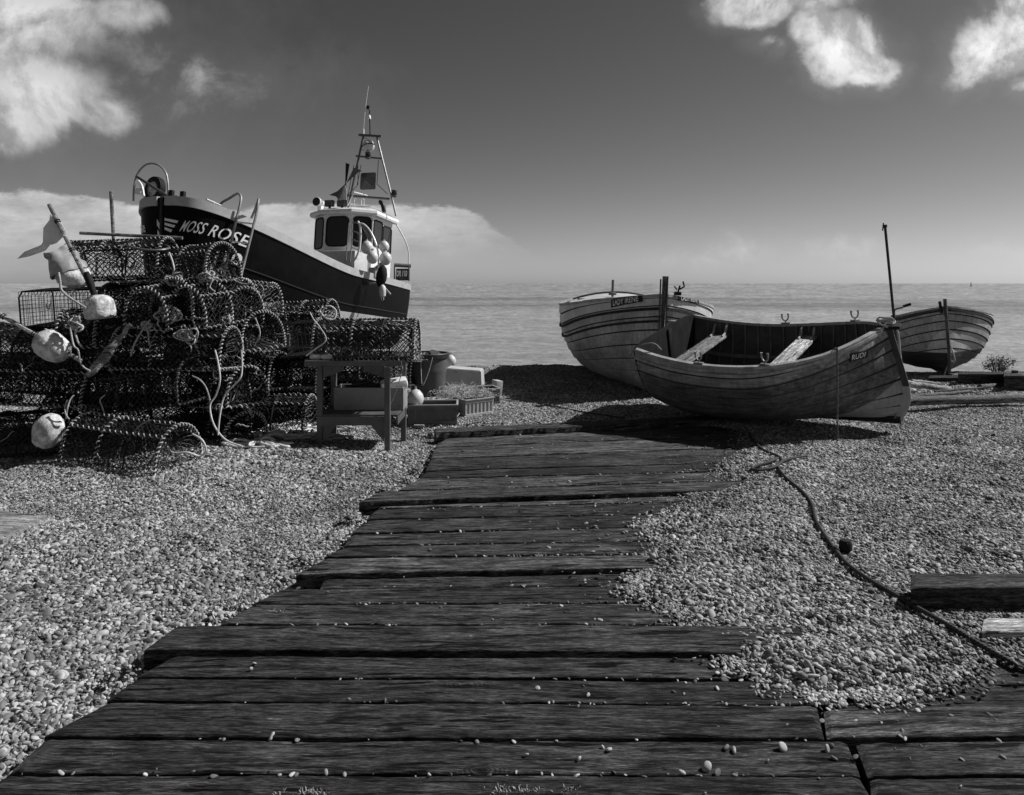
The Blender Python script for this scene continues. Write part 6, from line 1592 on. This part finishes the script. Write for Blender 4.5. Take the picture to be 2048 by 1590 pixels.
# tangle of rope on the ground between heap and table
def ground_tangle(name, lab, x0, x1, y0, y1, n, seed, r_, mat='rope', up=.02, nl=9):
    r = random.Random(seed); pts = []; c = gpt((x0+x1)/2, (y0+y1)/2, 0); hx = abs(gpt(x1, (y0+y1)/2).x-c.x); hy = abs(gpt((x0+x1)/2, y0).y-c.y)
    p = Vector((c.x, c.y, 0)); ang = r.uniform(0, 6.28); cur = 2.; zz = up+.02
    for k in range(n*3):
        if r.random() < .12: cur = r.choice([-1, 1])*r.uniform(1, 9)
        ang += cur*.045; d = Vector((math.cos(ang), math.sin(ang)*.9, 0)); q = p+d*.045
        ex, ey = (q.x-c.x)/hx, (q.y-c.y)/hy
        if ex*ex+ey*ey > 1: ang = math.atan2(c.y-p.y, c.x-p.x)+r.uniform(-.6, .6); q = p+Vector((math.cos(ang), math.sin(ang), 0))*.045
        p = q; zz += r.uniform(-.012, .012); lim = .03+.11*max(0, 1-ex*ex-ey*ey)*min(1, n/80); zz = min(max(zz, .015), lim)
        pts.append(Vector((p.x, p.y, float(gz(p.x, p.y))+zz+.012)))
    nl = 2
    mb = MB(); mb.tube(smooth_path(pts, nl), r_, 6); return tag(mb.build(name, M[mat], sharp=80), lab, 'rope', 'ropes tangled on the ground by the table')
for i, (a, mt_, lab) in enumerate((((500, 640, 850, 888, 100), 'ropebright', 'thick of the pale rope tangle left of the table legs'), ((440, 600, 882, 902, 44), 'ropebright', 'rope looping out in front of the heap'), ((560, 720, 864, 886, 30), 'rope', 'thinner rope lying under the table'), ((520, 650, 848, 878, 50), 'ropebright', 'greyer rope mixed into the pale tangle'), ((620, 710, 850, 866, 26), 'rope', 'pale rope lying behind the left table leg'))):
    ground_tangle('rope_tangle', lab, *a[:4], a[4], 50+i, .0125 if i < 2 else .010, mt_)

# ------------------------------------------------------------------ the grey table and what stands round it
def table():
    Yn, Yf_ = 7.42, 8.05
    root = thing('work_table', 'grey painted wooden table with a lower shelf, one pot standing on it', 'table')
    xl, xr = P(608, 0, Yn).x, P(803, 0, Yn).x; zt = .835
    mb = MB(); mb.box(((xl+xr)/2, (Yn+Yf_)/2, zt-.028), (xr-xl, Yf_-Yn, .055), bev=.006); mb.build('table_top', M['table'], root, smooth=False)
    gz0 = lambda x, y: float(gz(x, y))
    lx = P(637, 0, Yn).x; rx = P(775, 0, Yn).x
    for (x, y) in ((lx, Yn+.06), (rx, Yn-.0), (lx+.015, Yf_-.05), (rx+.075, Yf_-.05)):
        b_ = gz0(x, y)-.03; mb = MB(); mb.box((x, y, (zt-.06+b_)/2), (.055, .055, zt-.06-b_), bev=.004); mb.build('leg', M['table'], root, smooth=False)
    for (x0, x1, y) in ((lx-.02, rx+.03, Yn+.035), (lx-.01, rx+.10, Yf_-.02)):
        mb = MB(); mb.box(((x0+x1)/2, y, .235), (x1-x0, .025, .09), bev=.003); mb.build('rail', M['table'], root, smooth=False)
    mb = MB(); mb.box(((lx+rx)/2+.035, (Yn+Yf_)/2, .285), (rx-lx+.12, Yf_-Yn-.08, .022), bev=.003); mb.build('shelf', M['table'], root, smooth=False)
    mb = MB(); mb.box((rx+.085, (Yn+Yf_)/2, .24), (.02, Yf_-Yn-.1, .09)); mb.build('rail', M['table'], root, smooth=False)
    for (x, y, s_) in ((lx+.04, Yn+.03, 1), (rx-.04, Yn+.03, -1)):
        mb = MB(); pr = [(0, 0), (.13, 0), (0, -.16)]; mb.add([Vector((x+s_*p[0], y+d, .19+p[1])) for d in (0, .02) for p in pr], [(0, 1, 2), (5, 4, 3), (0, 3, 4, 1), (1, 4, 5, 2), (2, 5, 3, 0)]); mb.build('bracket', M['table'], root, smooth=False)
        mb = MB(); mb.add([Vector((x+s_*p[0], y+d, .775+p[1]*.7)) for d in (0, .02) for p in [(0, 0), (.2, 0), (.2, -.06), (0, -.16)]], [(0, 1, 2, 3), (7, 6, 5, 4), (0, 4, 5, 1), (1, 5, 6, 2), (2, 6, 7, 3), (3, 7, 4, 0)]); mb.build('bracket', M['table'], root, smooth=False)
table()
mb = MB(); x0, x1 = P(676, 0, 7.9).x, P(812, 0, 7.9).x; c = P(744, 803, 7.9)
root = thing('fish_box', 'pale scuffed wooden box standing on the lower shelf of the table', 'box', (c.x, 7.86, .298))
mb = MB(); wx = x1-x0
for (cx, cy, sx_, sy_) in ((0, -.14, wx, .018), (0, .14, wx, .018), (-wx/2+.009, 0, .018, .262), (wx/2-.009, 0, .018, .262)): mb.box((cx, cy, .115), (sx_, sy_, .23), bev=.003)
mb.build('sides', M['panel'], root, smooth=False); mb = MB(); mb.box((0, 0, .008), (wx-.04, .26, .012)); mb.build('bottom', M['panel'], root, smooth=False)
r = random.Random(3); pts = [Vector((c.x+r.uniform(-.32, .3), 7.86+r.uniform(-.1, .1), .45+r.uniform(0, .12))) for _ in range(40)]; mb = MB(); mb.tube(smooth_path(pts, 5), .009, 6); tag(mb.build('rope_tangle', M['ropedark']), 'dark rope heaped in the pale box under the table', 'rope')
mb = MB(); mb.box((0, 0, 0), (.28, .2, .10), bev=.035); o = mb.build('jerrycan', M['white']); o.location = P(788, 768, 7.85); o.rotation_euler = (.1, -.15, .2); tag(o, 'white plastic can lying on the ropes under the table', 'can')
for px, lab in ((631, 'leftmost of the two cork floats on the table edge'), (653, 'second cork float on the table edge, next to the pot')):
    mb = MB(); mb.lathe([(.001, -.06), (.022, -.052), (.03, -.03), (.03, .03), (.022, .052), (.001, .06)], 12); o = mb.build('cork_float', M['offwhite']); o.location = (P(px, 0, 7.5).x, 7.5, .866); o.rotation_euler = (0, R_(90), .1); tag(o, lab, 'float', 'cork floats on the table')
# net bundle at the table's right corner
def net_heap(name, lab, cs, seed, mat, n=300, r_=.003, s_=.1, seglen=13, cat='net'):
    r = random.Random(seed); mb = MB()
    for k in range(n):
        c = Vector(r.choice(cs)); p = c+Vector((r.gauss(0, s_*1.3), r.gauss(0, s_*.8), abs(r.gauss(0, s_*.28)))); d = Vector((r.gauss(0, 1), r.gauss(0, 1), r.gauss(0, .5))).normalized(); pts = [p]
        for j in range(seglen): d = (d+Vector((r.gauss(0, .7), r.gauss(0, .7), r.gauss(-.12, .4)))).normalized(); q = pts[-1]+d*s_*.16; q = Vector((q.x, q.y, max(q.z, c.z))); pts.append(q)
        mb.tube(pts, r_, 4, caps=False)
    o = mb.build(name, M[mat], sharp=80); return tag(o, lab, cat)
net_heap('net', 'frayed bunch of net spilling over the right corner of the table', [tuple(P(812, 712, 7.6)), tuple(P(816, 722, 7.6))], 5, 'netmid', 240, .003, .05)
net_heap('net', 'small dark clump of net in front of the pot on the table', [tuple(P(700, 708, 7.45))], 6, 'netdark', 150, .003, .05)
# tub
c = P(855, 0, 9.35); g_ = float(gz(c.x, 9.35)); root = thing('tub', 'tall dark plastic tub with a thick rim full of net, right of the table', 'tub', (c.x, 9.35, g_))
mb = MB(); mb.lathe([(.19, 0), (.20, .02), (.235, .30), (.238, .31), (.238, .325), (.25, .48), (.235, .48), (.20, .06), (.001, .05)], 32); mb.build('body', M['bucket'], root, sharp=30)
mb = MB(); mb.lathe([(.25, .46), (.268, .47), (.272, .52), (.262, .53), (.24, .525), (.24, .46)], 32, cap=False); mb.build('rim', M['bucketdark'], root, sharp=30)
# lift so that the rim matches
root.location.z = P(855, 790, 9.35).z-.0; zb = root.location.z
mb = MB(); pts = [Vector((c.x-.05+.0*k, 9.35-.27, 0)) for k in range(1)]
rope_thing('rope', [P(842, 712, 9.06), P(842, 740, 9.06), P(844, 770, 9.06), P(850, 762, 9.06), P(858, 740, 9.06), P(865, 715, 9.06)], .007, 'rope', 'thin rope looped down the front of the tub')
net_heap('net', 'net and rope heaped in the top of the tub', [(c.x-.14, 9.35, zb+.49), (c.x-.02, 9.40, zb+.48)], 8, 'netmid', 260, .005, .05, 12)
mb = MB(); mb.lathe([(.001, -.05), (.08, -.045), (.10, 0), (.09, .03), (.001, .035)], 18); o = mb.build('net_float', M['bucketdark']); o.location = (c.x+.09, 9.42, zb+.485); o.rotation_euler = (.3, .5, 0); tag(o, 'dark round float in the top of the tub', 'float')
def slot_crate(name, lab, c, sx_, sy_, sz_, rot_, mat, slots=7, cat='crate'):
    root = thing(name, lab, cat, c, (0, 0, rot_)); fr = MB()
    for sgn in (-1, 1):
        for z in (.015, sz_-.02): fr.box((0, sgn*(sy_/2-.01), z), (sx_, .02, .04), bev=.003); fr.box((sgn*(sx_/2-.01), 0, z), (.02, sy_-.04, .04), bev=.003)
        n = slots
        for k in range(n+1): fr.box((-sx_/2+.012+(sx_-.024)*k/n, sgn*(sy_/2-.012), sz_/2), (.022, .012, sz_-.05))
        m = max(3, int(n*sy_/sx_))
        for k in range(1, m): fr.box((sgn*(sx_/2-.012), -sy_/2+sy_*k/m, sz_/2), (.012, .022, sz_-.05))
    fr.build('frame', M[mat], root, smooth=False)
    mb = MB(); mb.box((0, 0, .02), (sx_-.05, sy_-.05, .012))
    for sgn in (-1, 1): mb.box((0, sgn*(sy_/2-.022), sz_/2), (sx_-.05, .006, sz_-.07)); mb.box((sgn*(sx_/2-.022), 0, sz_/2), (.006, sy_-.06, sz_-.07))
    mb.build('liner', M[mat], root, smooth=False); mb = MB()
    for sgn in (-1, 1): mb.box((0, sgn*(sy_/2+.002), sz_+.004), (sx_+.02, .022, .014), bev=.003); mb.box((sgn*(sx_/2+.002), 0, sz_+.004), (.022, sy_-.022, .013), bev=.003)
    mb.build('rim', M['cratepale'], root, smooth=False); return root
c = P(866, 0, 8.7); slot_crate('fish_crate', 'dark grey plastic crate in front of the tub', (c.x, 8.7, float(gz(c.x, 8.7))), .56, .36, .21, R_(4), 'crate')
c = P(943, 0, 9.25); slot_crate('fish_crate', 'pale slotted crate right of the dark one', (c.x, 9.25, float(gz(c.x, 9.25))), .42, .36, .20, R_(38), 'cratepale')
# upturned pale box
c = P(927, 0, 11.2); root = thing('fish_box', 'pale plastic box lying upside down behind the crates', 'box', (c.x, 11.2, float(gz(c.x, 11.2))), (0, R_(4), R_(-4)))
mb = MB(); W2, D2, H2 = .62, .42, .33; vs = []
for z, k in ((0, 1.0), (.03, 1.0), (.03, .96), (H2, .84)):
    for a, b_ in ((-1, -1), (1, -1), (1, 1), (-1, 1)): vs.append(Vector((a*W2/2*k, b_*D2/2*k, z)))
mb.add(vs, [(i*4+j, i*4+(j+1) % 4, (i+1)*4+(j+1) % 4, (i+1)*4+j) for i in range(3) for j in range(4)]+[(12, 13, 14, 15)]); mb.build('shell', M['offwhite'], root, smooth=False)
mb = MB(); mb.box((0, 0, H2+.002), (W2*.80, D2*.78, .02), bev=.008); mb.build('base_rim', M['offwhite'], root, smooth=False)
c = P(831, 797, 8.6); ball('ball_buoy', 'round white buoy resting on the dark crate beside the table', c, .098, 'buoy')
c = P(901, 722, 12.0); ball('ball_buoy', 'pale round buoy just showing behind the tub', c, .09, 'buoy')
net_heap('net', 'pale heap of fine net lying over the crates', [tuple(P(905, 792, 9.2)), tuple(P(925, 785, 9.4)), tuple(P(950, 790, 9.4)), tuple(P(915, 780, 9.6))], 9, 'netpale', 1100, .0024, .085)
net_heap('net', 'small bundle of pale net at the right end of the crates', [tuple(P(985, 795, 10.3)), tuple(P(995, 797, 10.3))], 10, 'netpale', 300, .003, .05)
rope_thing('rope', [gpt(905, 800, .16), gpt(920, 815, .05), gpt(912, 835, .03), gpt(880, 845, .03), gpt(862, 850, .02)], .008, 'ropemid', 'rope curling round the right end of the dark crate')
mb = MB(); q = gpt(838, 852, .02); mb.box(q, (.12, .05, .03), bev=.01); tag(mb.build('wood_chip', M['greywood']), 'small pale chip of wood beside the table foot', 'wood chip')
rope_thing('rope', [gpt(x, y, .014) for x, y in ((1000, 795), (1060, 803), (1120, 815), (1180, 826), (1250, 836))], .009, 'ropedark', 'dark line running over the shaded shingle towards the raised end sleeper')

# more odds and ends round the crates and at the far right
c = P(968, 0, 10.0); slot_crate('fish_crate', 'small dark slotted crate behind the pale one, net over its end', (c.x, 10.0, float(gz(c.x, 10.0))), .34, .32, .20, R_(20), 'crate')
c = P(1000, 0, 10.6); mb = MB(); mb.box((0, 0, .12), (.10, .18, .24), bev=.008); o = mb.build('wood_block', M['offwhite']); o.location = (P(992, 0, 10.6).x, 10.6, float(gz(c.x, 10.6))); o.rotation_euler = (0, .1, .4); tag(o, 'pale upright block at the right end of the net bundle', 'block')
log('log', 'short rotten post stump lying left of the bolted beam', 'log', P(1960, 775, 11.3), P(2005, 772, 11.5), .05, .045, 'oldwood')
log('pole', 'thin dark stick lying across the shingle beyond the thick pole', 'stick', P(1870, 783, 10.6), P(1965, 775, 11.0), .018, .014, 'oldwood')
beam('timber_plank', 'flat weathered plank lying behind the long dark beam', 'plank', 1930, 2030, 12.6, 12.9, -.05, .06, 'greywood', 91)
